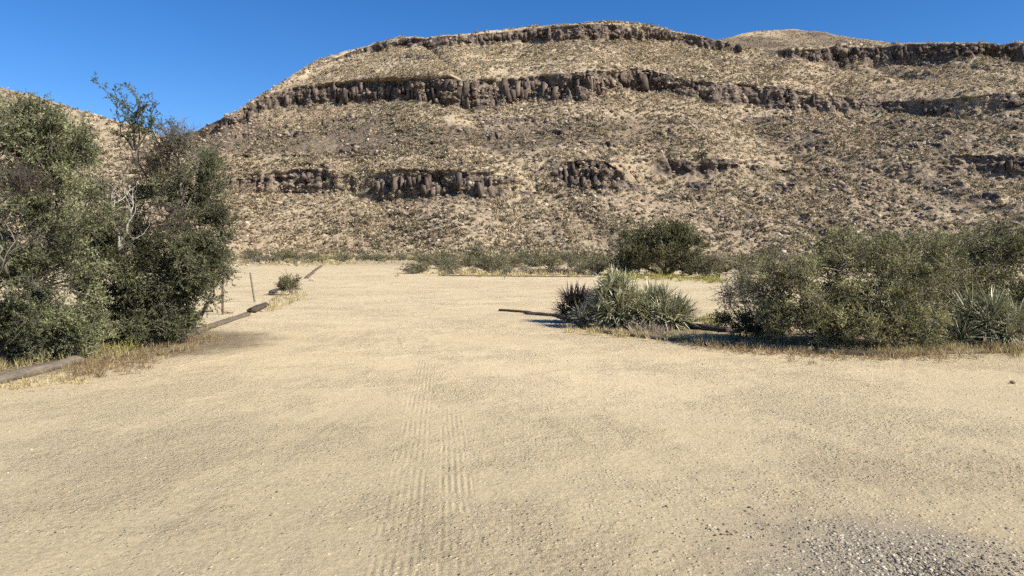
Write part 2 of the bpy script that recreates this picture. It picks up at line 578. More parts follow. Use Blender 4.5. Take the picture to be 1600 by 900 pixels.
def mountain_mat(name, pinkish=0.0):
    m, nt, out = newmat(name)
    N = NT(nt)
    pos = N.n('ShaderNodeNewGeometry').outputs['Position']
    rock = N.attr('rock')
    tone = N.attr('tone')
    n_big = N.noise(pos, 0.022, 4, 0.55)
    n_mid = N.noise(pos, 0.16, 5, 0.65)
    n_f = N.noise(pos, 0.85, 5, 0.75)
    slope = N.ramp(n_f, [(0.32, (0.16, 0.122, 0.085)), (0.46, (0.34, 0.270, 0.182)), (0.58, (0.49, 0.397, 0.268)), (0.70, (0.64, 0.53, 0.37))])
    slope = N.mix(N.mapr(n_mid, 0.45, 0.68, 0.0, 0.5), slope, (0.24, 0.178, 0.118))
    slope = N.mix(N.mapr(n_big, 0.40, 0.66, 0.0, 0.45), slope, (0.36, 0.262, 0.17))
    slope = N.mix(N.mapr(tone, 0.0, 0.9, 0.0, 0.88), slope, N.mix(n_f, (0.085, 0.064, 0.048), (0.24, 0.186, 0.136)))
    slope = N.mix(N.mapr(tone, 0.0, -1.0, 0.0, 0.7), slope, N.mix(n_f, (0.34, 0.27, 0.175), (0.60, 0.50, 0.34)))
    mp = N.n('ShaderNodeMapping')
    mp.inputs['Scale'].default_value = (1, 1, 0.45)
    N.l(pos, mp.inputs[0])
    vert = N.noise(mp.outputs[0], 0.55, 5, 0.7)
    rc = N.ramp(vert, [(0.36, (0.035, 0.027, 0.025)), (0.5, (0.120, 0.092, 0.078)), (0.64, (0.25, 0.197, 0.150))])
    rc = N.mix(N.mapr(N.noise(pos, 0.12, 4, 0.6), 0.52, 0.72, 0, 0.6), rc, (0.235, 0.180, 0.125))
    f = N.mapr(N.math('ADD', rock, N.math('MULTIPLY', N.math('SUBTRACT', n_f, 0.5), 0.9)), 0.35, 0.6, 0, 1)
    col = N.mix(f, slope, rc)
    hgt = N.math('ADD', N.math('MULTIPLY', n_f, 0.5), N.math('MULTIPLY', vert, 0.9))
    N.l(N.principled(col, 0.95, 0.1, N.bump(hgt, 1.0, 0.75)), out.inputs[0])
    return m


M_MOUNT = mountain_mat('mountain_slope')

# ------------------------------------------------------------------ the ground, one sheet to the horizon
def make_ground():
    rad = np.concatenate([[0.0], np.geomspace(0.8, 70, 150), np.geomspace(78, 3500, 26)])
    na = 280
    th = np.linspace(0, 2 * math.pi, na, endpoint=False)
    rr, tt = np.meshgrid(rad[1:], th, indexing='ij')
    x, y = rr * np.sin(tt), rr * np.cos(tt)
    near = 1 - sstep(25, 60, rr)
    z = near * (0.012 * fbm(x * 0.9, y * 0.9, oct=3, seed=3) + 0.010 * fbm(x * 0.22, y * 0.22, oct=2, seed=5))
    z = z - 0.006
    v = np.vstack([[[0, 0, 0]], np.stack([x, y, z], -1).reshape(-1, 3)])
    nr = len(rad) - 1
    i = np.arange(nr - 1)[:, None] * na
    j = np.arange(na)[None, :]
    j2 = (j + 1) % na
    q = 1 + np.stack([i + j, i + na + j, i + na + j2, i + j2], -1).reshape(-1, 4)
    jj = np.arange(na)
    t = np.stack([np.zeros(na, int), 1 + jj, 1 + (jj + 1) % na], -1)
    mb = MB()
    mb.add(v, q, t)
    return tag(mb.build('ground', M_SAND), kind='structure')


make_ground()

# ------------------------------------------------------------------ mountains: rows climb the slope from foot to crest, steep in the cliff bands
def kn(px, pts):
    a = np.array(pts, float)
    return np.interp(px, a[:, 0], a[:, 1])


def knot3(px, pts):
    a = np.array(pts, float)
    return np.interp(px, a[:, 0], a[:, 1]), np.interp(px, a[:, 0], a[:, 2]), np.interp(px, a[:, 0], a[:, 3])


def make_mountain(name, cols, foot_d, foot_row, crest, bands, tones, rows, tan_slope=0.50, seed=0, rough=1.0, mat=None, foot_bend=25.0, back=90.0, ledges=()):
    """cols: bearings (as columns of the photograph); crest: its skyline; bands: cliff bands (top row, foot row, strength).
    Every column is walked uphill from the foot: d is the real distance, z the real height."""
    px = cols
    n, m = len(px), rows
    top = kn(px, crest) if not callable(crest) else crest(px)
    top = top + 1.1 * fbm(px * 0.11, 0 * px, oct=3, seed=seed + 40)
    d = foot_d(px) * np.ones(n)
    r0 = HOR + EYE * F / d + foot_row
    P = np.empty((m, n, 3))
    rock = np.zeros((m, n))
    tone = np.zeros((m, n))
    rowpx = np.empty((m, n))
    kw = int(70 / (px[1] - px[0]))
    ker = np.hanning(2 * kw + 1)
    ker /= ker.sum()

    def smooth(a):
        return np.convolve(np.pad(a, kw, mode='edge'), ker, 'valid')
    soft = []
    for b in bands:
        bt, bb, st = knot3(px, b)
        soft.append((smooth(bt), smooth(bb), smooth(st)))
    thin = []
    for k, (lr, th, amp) in enumerate(ledges):           # thin broken ledges between the cliffs
        ctr = lr + 5.0 * fbm(px * 0.006, 0 * px + k, oct=2, seed=seed + 20 + k)
        stg = sstep(-0.08, 0.25, fbm(px * 0.022, 0 * px + 5 * k, oct=3, seed=seed + 30 + k)) * amp
        thin.append((ctr, th, stg))
    for i in range(m):
        s = i / (m - 1)
        row = r0 + (top - r0) * s
        rowpx[i] = row
        te = (HOR - row) / F
        P[i, :, 1] = d
        P[i, :, 0] = (px - 800) / F * d
        P[i, :, 2] = EYE + d * te
        mk = np.zeros(n)
        for b in bands:
            bt, bb, st = knot3(px, b)
            bt = bt + 2.0 * fbm(px * 0.045, 0 * px + 3, oct=3, seed=seed + 11)
            bb = bb + 4.0 * fbm(px * 0.06, 0 * px + 9, oct=3, seed=seed + 12)
            k = sstep(bt - 2, bt + 2, row) * (1 - sstep(bb - 5, bb + 4, row)) * st
            mk = np.maximum(mk, k)
        for ctr, th, stg in thin:
            mk = np.maximum(mk, sstep(ctr - th, ctr - th + 1.5, row) * (1 - sstep(ctr + th - 1, ctr + th + 2, row)) * stg)
        rock[i] = mk
        tn = np.zeros(n)
        for c in tones:
            ct, cb, st = knot3(px, c)
            tn = tn + sstep(ct - 6, ct + 6, row) * (1 - sstep(cb - 7, cb + 7, row)) * st
        tone[i] = tn
        if i < m - 1:
            tb = 0.09 + (tan_slope - 0.09) * sstep(0, foot_bend, r0 - row)
            sm = np.zeros(n)
            for bt, bb, st in soft:
                sm = np.maximum(sm, sstep(bt - 3, bt + 3, row) * (1 - sstep(bb - 6, bb + 5, row)) * st)
            tt = tb + 2.3 * np.clip(sm, 0, 1)
            tt = np.maximum(tt, te + 0.10)
            nrow = r0 + (top - r0) * (i + 1) / (m - 1)
            dte = (row - nrow) / F
            d = d * np.exp(dte / (tt - te))
    # relief
    x, y, z = P[..., 0].copy(), P[..., 1].copy(), P[..., 2].copy()
    up = sstep(0, foot_bend, r0[None, :] - rowpx) * (0.35 + 0.65 * sstep(0, 14, rowpx - top[None, :]))
    lat = x + 0.25 * y
    ribs = fbm(lat * 0.16, z * 0.03, oct=4, seed=seed + 1, gain=0.6)
    blk = fbm(x * 0.45, y * 0.2, z * 0.35, oct=4, seed=seed + 2, gain=0.6)
    gul = 1 - np.abs(fbm(lat * 0.021 + 0.006 * z, z * 0.006, oct=3, seed=seed + 3)) * 2.2
    gul = np.clip(gul, 0, 1) ** 3 * (1 + 0.9 * sstep(40, 160, x))
    big = fbm(x * 0.012, y * 0.012, z * 0.012, oct=3, seed=seed + 4)
    stn = fbm(x * 0.33, y * 0.33, z * 0.33, oct=4, seed=seed + 5, gain=0.65)
    ribs = 0.45 * ribs + 0.55 * np.floor(ribs * 6) / 6
    blk = 0.5 * blk + 0.5 * np.floor(blk * 5) / 5
    slit = np.clip(1 - np.abs(fbm(lat * 0.22, z * 0.045, oct=3, seed=seed + 8)) * 4.5, 0, 1) ** 1.5
    ledge = fbm(x * 0.03, y * 0.03, z * 0.45, oct=3, seed=seed + 9)
    ledge = np.floor(ledge * 5) / 5
    out = rock * (3.0 * ribs + 2.4 * blk - 2.6 * slit + 2.6 * ledge) * rough
    P[..., 1] -= up * out
    P[..., 2] += up * rough * ((1 - 0.6 * rock) * (0.95 * stn - 2.6 * gul + 2.2 * big))
    patch = fbm(x * 0.028, y * 0.02, z * 0.045, oct=4, seed=seed + 13)
    below = np.zeros_like(rock)
    below[:-14] = np.maximum(rock[14:], rock[7:-7])
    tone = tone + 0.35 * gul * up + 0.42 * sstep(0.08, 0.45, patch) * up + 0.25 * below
    ed = fbm(x * 0.10, y * 0.06, z * 0.14, oct=4, seed=seed + 6)
    brk = sstep(-0.34, 0.02, fbm(lat * 0.055, z * 0.05, oct=3, seed=seed + 7))
    brk = np.maximum(brk, (px[None, :] > 1215) * (rowpx < 100))
    rock2 = np.clip(rock * (0.95 + 0.9 * ed) * (0.30 + 0.70 * brk), 0, 1)
    # the far side: a plateau and the fall behind it, out of sight
    ext = []
    last = P[-1]
    for k, (dy, dz) in enumerate(((back * 0.3, -1.5), (back, -14.0), (back * 2.6, -220.0))):
        e = last.copy()
        e[:, 1] += dy
        e[:, 0] *= (last[:, 1] + dy) / last[:, 1]
        e[:, 2] = np.maximum(e[:, 2] + dz, -4.0)
        ext.append(e)
    P2 = np.concatenate([P, np.array(ext)], 0)
    mm = m + 3
    i = np.arange(mm - 1)[:, None] * n
    j = np.arange(n - 1)[None, :]
    q = np.stack([i + j, i + j + 1, i + n + j + 1, i + n + j], -1).reshape(-1, 4)
    mb = MB()
    mb.add(P2.reshape(-1, 3), q)
    me = mb.mesh(name, [mat or M_MOUNT], smooth=False)
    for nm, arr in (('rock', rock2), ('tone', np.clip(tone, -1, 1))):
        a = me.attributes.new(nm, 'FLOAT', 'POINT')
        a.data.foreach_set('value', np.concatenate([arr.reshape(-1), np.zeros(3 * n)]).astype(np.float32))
    o = tag(link(name, me), kind='structure')
    return o, dict(P=P, rock=rock, rock2=rock2, tone=tone, row=rowpx, px=px)


CREST = [(-500, 330), (100, 262), (200, 232), (250, 216), (310, 200), (340, 187), (380, 164), (420, 142), (460, 114), (500, 92), (540, 80), (580, 70),
         (620, 58), (680, 57), (720, 53), (760, 49), (820, 42), (880, 38), (940, 33), (980, 34), (1020, 41), (1060, 50), (1100, 57),
         (1140, 65), (1165, 71), (1190, 75), (1215, 75), (1260, 69), (1350, 66), (1440, 66), (1500, 66), (1600, 62), (1800, 66), (2100, 80)]
B_CAP = [(430, 142, 150, 0.0), (480, 106, 112, 0.5), (560, 77, 84, 0.8), (620, 62, 76, 0.9), (690, 58, 72, 0.8), (705, 56, 71, 1), (820, 46, 67, 1), (940, 37, 60, 1),
         (1000, 41, 63, 1), (1080, 55, 71, 0.9), (1150, 66, 79, 0.8), (1168, 72, 80, 0.0), (1205, 80, 84, 0.0), (1218, 77, 88, 0.8), (1290, 71, 90, 1),
         (1400, 69, 90, 1), (1500, 68, 88, 1), (1600, 64, 82, 1), (2100, 84, 100, 1)]
B_MID = [(300, 203, 215, 0.5), (360, 178, 196, 0.7), (400, 156, 176, 0.85), (440, 138, 166, 0.9), (520, 128, 160, 1), (600, 127, 158, 0.95), (640, 124, 160, 0.95), (690, 122, 166, 1),
         (720, 121, 163, 1), (780, 123, 162, 0.75), (830, 122, 158, 0.8), (880, 115, 157, 1), (930, 110, 156, 1), (960, 112, 140, 0.6), (985, 104, 143, 1),
         (1020, 106, 142, 1), (1045, 114, 142, 0.65), (1110, 124, 152, 0.6), (1180, 132, 164, 0.7), (1230, 132, 170, 0.85), (1265, 137, 166, 0.6),
         (1310, 140, 164, 0.65), (1380, 142, 166, 0.65), (1440, 144, 163, 0.5), (1520, 144, 167, 0.6), (1600, 143, 168, 0.6), (2100, 140, 170, 0.5)]
B_LOW = [(330, 275, 300, 0.0), (380, 268, 300, 0.45), (440, 270, 300, 0.4), (465, 264, 294, 0.8), (545, 264, 300, 0.75), (565, 272, 300, 0.25), (590, 264, 306, 0.8),
         (640, 260, 308, 1), (690, 266, 308, 0.7), (740, 268, 310, 0.75), (800, 275, 312, 0.5), (840, 262, 300, 0.25), (880, 248, 290, 0.75), (945, 246, 296, 0.95),
         (972, 262, 298, 0.6), (990, 255, 285, 0.1), (1035, 236, 268, 0.55), (1120, 236, 266, 0.55), (1145, 245, 266, 0.0), (1400, 240, 262, 0.0), (1520, 230, 262, 0.5),
         (1560, 236, 266, 0.9), (1620, 236, 270, 0.9), (2100, 240, 270, 0.4)]
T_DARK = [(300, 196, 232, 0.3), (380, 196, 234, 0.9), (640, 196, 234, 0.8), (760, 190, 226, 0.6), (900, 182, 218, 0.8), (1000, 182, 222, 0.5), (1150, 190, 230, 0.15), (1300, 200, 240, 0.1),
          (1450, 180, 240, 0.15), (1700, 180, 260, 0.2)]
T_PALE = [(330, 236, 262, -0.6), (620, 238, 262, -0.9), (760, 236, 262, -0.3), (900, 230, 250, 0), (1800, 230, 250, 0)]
T_PALE2 = [(400, 76, 124, -0.5), (700, 78, 120, -0.55), (1000, 70, 100, -0.5), (1300, 96, 126, -0.35), (1700, 96, 120, -0.1)]
T_RIGHT = [(1200, 180, 360, 0), (1330, 250, 360, 0.05), (1430, 200, 345, 0.15), (1480, 200, 310, 0.4), (1540, 270, 350, 0.0), (1900, 200, 350, 0.15)]

cols = np.arange(-360, 1961, 2.0)
mountain, MT = make_mountain('mountain', cols, lambda p: kn(p, [(-400, 190), (250, 178), (700, 150), (1100, 145), (1600, 132), (2000, 130)]), 0.0, CREST,
                             [B_CAP, B_MID, B_LOW], [T_DARK, T_PALE, T_PALE2, T_RIGHT], 340, 0.50, seed=1,
                             ledges=[(92, 2.5, .6), (182, 3.5, .75), (203, 4, .8), (221, 4, .85), (243, 3, .5), (256, 4, .7), (282, 5, .8), (300, 3.5, .7), (322, 3, .5), (340, 3, .45)])

HILL = [(-700, 70), (-300, 92), (-100, 118), (0, 137), (40, 145), (80, 158), (120, 171), (170, 186), (230, 201), (270, 222), (320, 290), (360, 360), (400, 392), (430, 398)]
hill, HT = make_mountain('left_hill', np.arange(-560, 425, 3.0), lambda p: kn(p, [(-600, 105), (200, 105), (430, 118)]), 0.0, HILL,
                         [[(-500, 200, 220, 0.4), (-100, 205, 225, 0.5), (60, 215, 232, 0.4), (200, 240, 255, 0.2), (430, 300, 310, 0)]],
                         [[(-500, 150, 160, 0), (400, 150, 160, 0)]], 150, 0.46, seed=60, rough=0.6, foot_bend=18, back=50)

RIDGE = [(1000, 120), (1080, 74), (1120, 60), (1180, 48), (1240, 45), (1290, 49), (1330, 57), (1390, 66), (1450, 80), (1520, 110)]
far_ridge, RT = make_mountain('far_ridge', np.arange(1000, 1521, 3.0), lambda p: 560 + 0 * p, -260.0, RIDGE,
                              [[(1000, 60, 64, 0), (1140, 54, 57, 0.5), (1260, 46, 49, 0.7), (1300, 52, 56, 0.3), (1520, 60, 64, 0)]],
                              [[(900, -100, 400, 0.32), (1600, -100, 400, 0.32)]], 70, 0.42, seed=90, rough=0.9, foot_bend=3, back=80)


# ------------------------------------------------------------------ rocks and shrubs as shared meshes
def icosphere(sub=1):
    t = (1 + 5 ** 0.5) / 2
    v = [(-1, t, 0), (1, t, 0), (-1, -t, 0), (1, -t, 0), (0, -1, t), (0, 1, t), (0, -1, -t), (0, 1, -t), (t, 0, -1), (t, 0, 1), (-t, 0, -1), (-t, 0, 1)]
    f = [(0, 11, 5), (0, 5, 1), (0, 1, 7), (0, 7, 10), (0, 10, 11), (1, 5, 9), (5, 11, 4), (11, 10, 2), (10, 7, 6), (7, 1, 8), (3, 9, 4), (3, 4, 2),
         (3, 2, 6), (3, 6, 8), (3, 8, 9), (4, 9, 5), (2, 4, 11), (6, 2, 10), (8, 6, 7), (9, 8, 1)]
    v = [np.array(p) / np.linalg.norm(p) for p in v]
    for _ in range(sub):
        cache, nf = {}, []

        def midp(a, b):
            k = (min(a, b), max(a, b))
            if k not in cache:
                p = v[a] + v[b]
                v.append(p / np.linalg.norm(p))
                cache[k] = len(v) - 1
            return cache[k]
        for a, b, c in f:
            ab, bc, ca = midp(a, b), midp(b, c), midp(c, a)
            nf += [(a, ab, ca), (b, bc, ab), (c, ca, bc), (ab, bc, ca)]
        f = nf
    return np.array(v), np.array(f)


ICO0, ICO1 = icosphere(0), icosphere(1)


def rock_mesh(name, mat, seed, sub=1, squash=0.7):
    r = np.random.default_rng(seed)
    v, f = ICO1 if sub else ICO0
    v = v.copy()
    for _ in range(7):                       # chip flat faces off a ball
        nrm = unit(r.normal(size=3))
        cut = r.uniform(0.55, 0.85)
        dd = v @ nrm
        v = v - np.clip(dd - cut, 0, None)[:, None] * nrm
    v *= r.uniform(0.75, 1.25, 3) * np.array([1, 1, squash])
    mb = MB()
    mb.add(v * 0.5, None, f)
    return mb.mesh(name, [mat], smooth=False)


def column_mesh(name, mat, seed):
    """a craggy piece of cliff, foot at z = 0, about 1 high and 1 wide: upright jointed blocks of unlike height, skewed and broken"""
    r = np.random.default_rng(seed)
    mb = MB()
    cube = np.array([(x, y, z) for z in (0, 1) for y in (-.5, .5) for x in (-.5, .5)])
    q = [(0, 2, 3, 1), (4, 5, 7, 6), (0, 1, 5, 4), (1, 3, 7, 5), (3, 2, 6, 7), (2, 0, 4, 6)]
    x = -0.5
    while x < 0.45:
        w = r.uniform(0.16, 0.42)
        h = r.uniform(0.45, 1.0)
        v = cube * np.array([w, r.uniform(0.4, 0.9), h])
        v[4:, :2] *= r.uniform(0.55, 1.0)
        v += r.normal(size=v.shape) * np.array([0.045, 0.06, 0.06])
        a = r.uniform(-0.6, 0.6)
        c, s_ = math.cos(a), math.sin(a)
        v[:, :2] = np.stack([v[:, 0] * c - v[:, 1] * s_, v[:, 0] * s_ + v[:, 1] * c], -1)
        v += np.array([x + w / 2, r.normal() * 0.10, r.uniform(-0.15, 0.12)])
        mb.add(v, q)
        x += w * r.uniform(0.85, 1.25)
    return mb.mesh(name, [mat], smooth=False)


COLUMNS = [column_mesh('cliff_block', M_COLUMN, 100 + i) for i in range(14)]
BOULDERS = [rock_mesh('boulder', M_BOULDER, 200 + i) for i in range(7)]
PALES = [rock_mesh('pale_rock', M_PALEROCK, 300 + i) for i in range(5)]


def at_row(T, px, row):
    """point of a mountain at a bearing, at the height the given row has"""
    c = int(np.clip(np.searchsorted(T['px'], px), 0, len(T['px']) - 1))
    rows = T['row'][:, c]
    i = int(np.clip(np.searchsorted(-rows, -row), 0, len(rows) - 1))
    return T['P'][i, c]


r = np.random.default_rng(5)
count = 0
for band, segs, step in ((B_CAP, [(500, 1160), (1222, 1600)], 9.5), (B_MID, [(335, 1600)], 9.0), (B_LOW, [(380, 545), (588, 790), (875, 975), (1035, 1125), (1530, 1600)], 9.0)):
    for a, b in segs:
        x = a
        while x < b and count < 300:
            bt, bb, st = [float(q) for q in knot3(x, band)]
            if r.uniform() < 0.60 * st * st:
                lo, hi = at_row(MT, x, bb - 1), at_row(MT, x, bt)
                H = max(hi[2] - lo[2], 2.0)
                t = r.uniform(0.05, 0.6)
                base = lo + (hi - lo) * t
                h = H * r.uniform(0.22, 0.8 - 0.8 * t) + 0.8
                o = link('cliff_block', COLUMNS[int(r.integers(len(COLUMNS)))], mountain)
                w = base[1] / F * r.uniform(8.0, 24.0)
                w = max(w, h * 0.8)
                o.location = (base[0], base[1] + w * r.uniform(0.18, 0.42), base[2] - 0.3)
                o.scale = (w, w * r.uniform(0.8, 1.1), h)
                o.rotation_euler = (r.normal() * 0.08, r.normal() * 0.10, r.normal() * 0.5 + r.choice([0, math.pi]))
                count += 1
            x += step * r.uniform(0.7, 1.35)
DARK = [rock_mesh('dark_boulder', M_COLUMN, 250 + i) for i in range(4)]
for k in range(270):
    x = r.uniform(300, 1600) if k % 2 else r.uniform(1150, 1600)
    row = r.uniform(120, 372)
    bs = at_row(MT, x, row)
    o = link('boulder', (BOULDERS + DARK[:2])[int(r.integers(9))], mountain)
    w = bs[1] / F * r.uniform(4, 11)
    o.location = (bs[0], bs[1], bs[2] + w * 0.12)
    o.scale = (w, w * r.uniform(0.8, 1.2), w * r.uniform(0.7, 1.1))
    o.rotation_euler = (r.uniform(-.3, .3), r.uniform(-.3, .3), r.uniform(0, 6.28))


def small_shrub_mesh(name, mat, seed, n=26):
    """a hillside shrub a few pixels high: a dome of short leafy faces"""
    r = np.random.default_rng(seed)
    d = rdirs(n, r)
    d[:, 2] = np.abs(d[:, 2]) * 0.9 + 0.05
    p = d * r.uniform(0.12, 0.36, (n, 1)) * np.array([1.1, 1.1, 0.9])
    mb = MB()
    leaves(mb, p, d + r.normal(size=(n, 3)) * 0.6, r.uniform(0.28, 0.5, n), r.uniform(0.2, 0.36, n), 0, r.uniform(0.1, 0.9, n), r)
    return mb.mesh(name, [mat])


def source(name, mesh):
    return bpy.data.objects.new(name, mesh)          # not linked to the scene: only a shape for the scatter below


def scatter(name, pts, scl, rot, var, sources, label, cat):
    """one object of countless small things: shapes instanced on points"""
    me = bpy.data.meshes.new(name)
    me.vertices.add(len(pts))
    me.vertices.foreach_set('co', np.asarray(pts, np.float32).reshape(-1))
    for nm, arr, ty in (('size', scl, 'FLOAT'), ('turn', rot, 'FLOAT'), ('pick', var, 'INT')):
        a = me.attributes.new(nm, ty, 'POINT')
        a.data.foreach_set('value', np.asarray(arr, np.int32 if ty == 'INT' else np.float32))
    o = link(name, me)
    ng = bpy.data.node_groups.new(name, 'GeometryNodeTree')
    ng.interface.new_socket('Geometry', in_out='INPUT', socket_type='NodeSocketGeometry')
    ng.interface.new_socket('Geometry', in_out='OUTPUT', socket_type='NodeSocketGeometry')
    gi, go = ng.nodes.new('NodeGroupInput'), ng.nodes.new('NodeGroupOutput')
    join = ng.nodes.new('GeometryNodeJoinGeometry')

    def named(nm, ty):
        x = ng.nodes.new('GeometryNodeInputNamedAttribute')
        x.data_type = ty
        x.inputs[0].default_value = nm
        return x.outputs[0]
    sz, tn, pk = named('size', 'FLOAT'), named('turn', 'FLOAT'), named('pick', 'INT')
    cx = ng.nodes.new('ShaderNodeCombineXYZ')
    ng.links.new(tn, cx.inputs[2])
    for k, s in enumerate(sources):
        cmpn = ng.nodes.new('FunctionNodeCompare')
        cmpn.data_type = 'INT'
        cmpn.operation = 'EQUAL'
        ng.links.new(pk, cmpn.inputs[2])
        cmpn.inputs[3].default_value = k
        oi = ng.nodes.new('GeometryNodeObjectInfo')
        oi.inputs['Object'].default_value = s
        ip = ng.nodes.new('GeometryNodeInstanceOnPoints')
        ng.links.new(gi.outputs[0], ip.inputs['Points'])
        ng.links.new(cmpn.outputs[0], ip.inputs['Selection'])
        ng.links.new(oi.outputs['Geometry'], ip.inputs['Instance'])
        ng.links.new(cx.outputs[0], ip.inputs['Rotation'])
        ng.links.new(sz, ip.inputs['Scale'])
        ng.links.new(ip.outputs[0], join.inputs[0])
    ng.links.new(join.outputs[0], go.inputs[0])
    md = o.modifiers.new('scatter', 'NODES')
    md.node_group = ng
    return tag(o, label, cat, kind='stuff')


def on_mountain(T, n, seed, rock_lim=0.45, tw=0.4):
    r = np.random.default_rng(seed)
    P, rock = T['P'], T['rock2']
    a = P[1:, :-1] - P[:-1, :-1]
    b = P[:-1, 1:] - P[:-1, :-1]
    area = np.linalg.norm(np.cross(a, b), axis=-1)
    w = area * np.where(rock[:-1, :-1] < rock_lim, 1.0, 0.18)
    dens = 0.22 + 1.5 * sstep(-0.22, 0.25, fbm(P[:-1, :-1, 0] * 0.06, P[:-1, :-1, 1] * 0.06, P[:-1, :-1, 2] * 0.1, oct=4, seed=seed, gain=0.65))
    w = w * dens * np.clip(1 + tw * np.clip(T['tone'][:-1, :-1], -1, 1), 0.05, 2) * np.clip(P[:-1, :-1, 1] / 250.0, 0.4, 1.0) ** -1.0
    c = np.cumsum(w.reshape(-1))
    k = np.searchsorted(c, r.uniform(0, c[-1], n))
    i, j = np.unravel_index(np.clip(k, 0, w.size - 1), w.shape)
    u, v = r.uniform(size=(n, 1)), r.uniform(size=(n, 1))
    return P[i, j] + a[i, j] * u + b[i, j] * v


SRC_SHRUB = [source('shape_shrub', small_shrub_mesh('hillside_shrub', m, 400 + i)) for i, m in enumerate((M_SLOPE_A, M_SLOPE_B, M_SAGE, M_SLOPE_A, M_OLIVE))]
SRC_GRASS = [source('shape_grass', small_shrub_mesh('hillside_grass', M_SLOPE_C, 420 + i, 16)) for i in range(2)]
SRC_STONE = [source('shape_stone', rock_mesh('hillside_stone', m, 440 + i, 0)) for i, m in enumerate((M_BOULDER, M_BOULDER, M_COLUMN, M_PALEROCK))]
r = np.random.default_rng(9)
for T, n1, n2, n3, where in ((MT, 32000, 30000, 20000, 'mountain'), (HT, 3600, 4000, 3000, 'low left hill'), (RT, 16000, 9000, 8000, 'far right ridge')):
    p = on_mountain(T, n1, 21)
    scatter('hillside_shrubs', p, r.uniform(0.4, 0.9, n1) * r.uniform(0.7, 1.7, n1) ** 1.4, r.uniform(0, 6.28, n1), r.choice(5, n1, p=[.36, .28, .14, .16, .06]), SRC_SHRUB,
            'olive and brown shrubs dotted over the slopes of the ' + where, 'shrubs')
    p = on_mountain(T, n2, 22, 0.45, -0.9)
    scatter('hillside_grass', p, r.uniform(0.5, 1.3, n2), r.uniform(0, 6.28, n2), r.choice(2, n2), SRC_GRASS, 'pale dry grass tufts covering the slopes of the ' + where, 'grass')
    p = on_mountain(T, n3, 23, 2.0)
    scatter('hillside_stones', p, r.uniform(0.4, 0.9, n3) * r.uniform(0.6, 1.9, n3) ** 1.4, r.uniform(0, 6.28, n3), r.choice(4, n3, p=[.48, .42, .05, .05]), SRC_STONE,
            'brown stones strewn over the slopes of the ' + where, 'stones')


# ------------------------------------------------------------------ woody plants
def branch(p0, p1, sag, n, r):
    t = np.linspace(0, 1, n)[:, None]
    L = np.linalg.norm(p1 - p0)
    off = r.normal(size=3) * sag * L
    w = r.normal(size=(n, 3)) * 0.02 * L
    w[0] = w[-1] = 0
    return p0 + (p1 - p0) * t + off * (4 * t * (1 - t)) + w


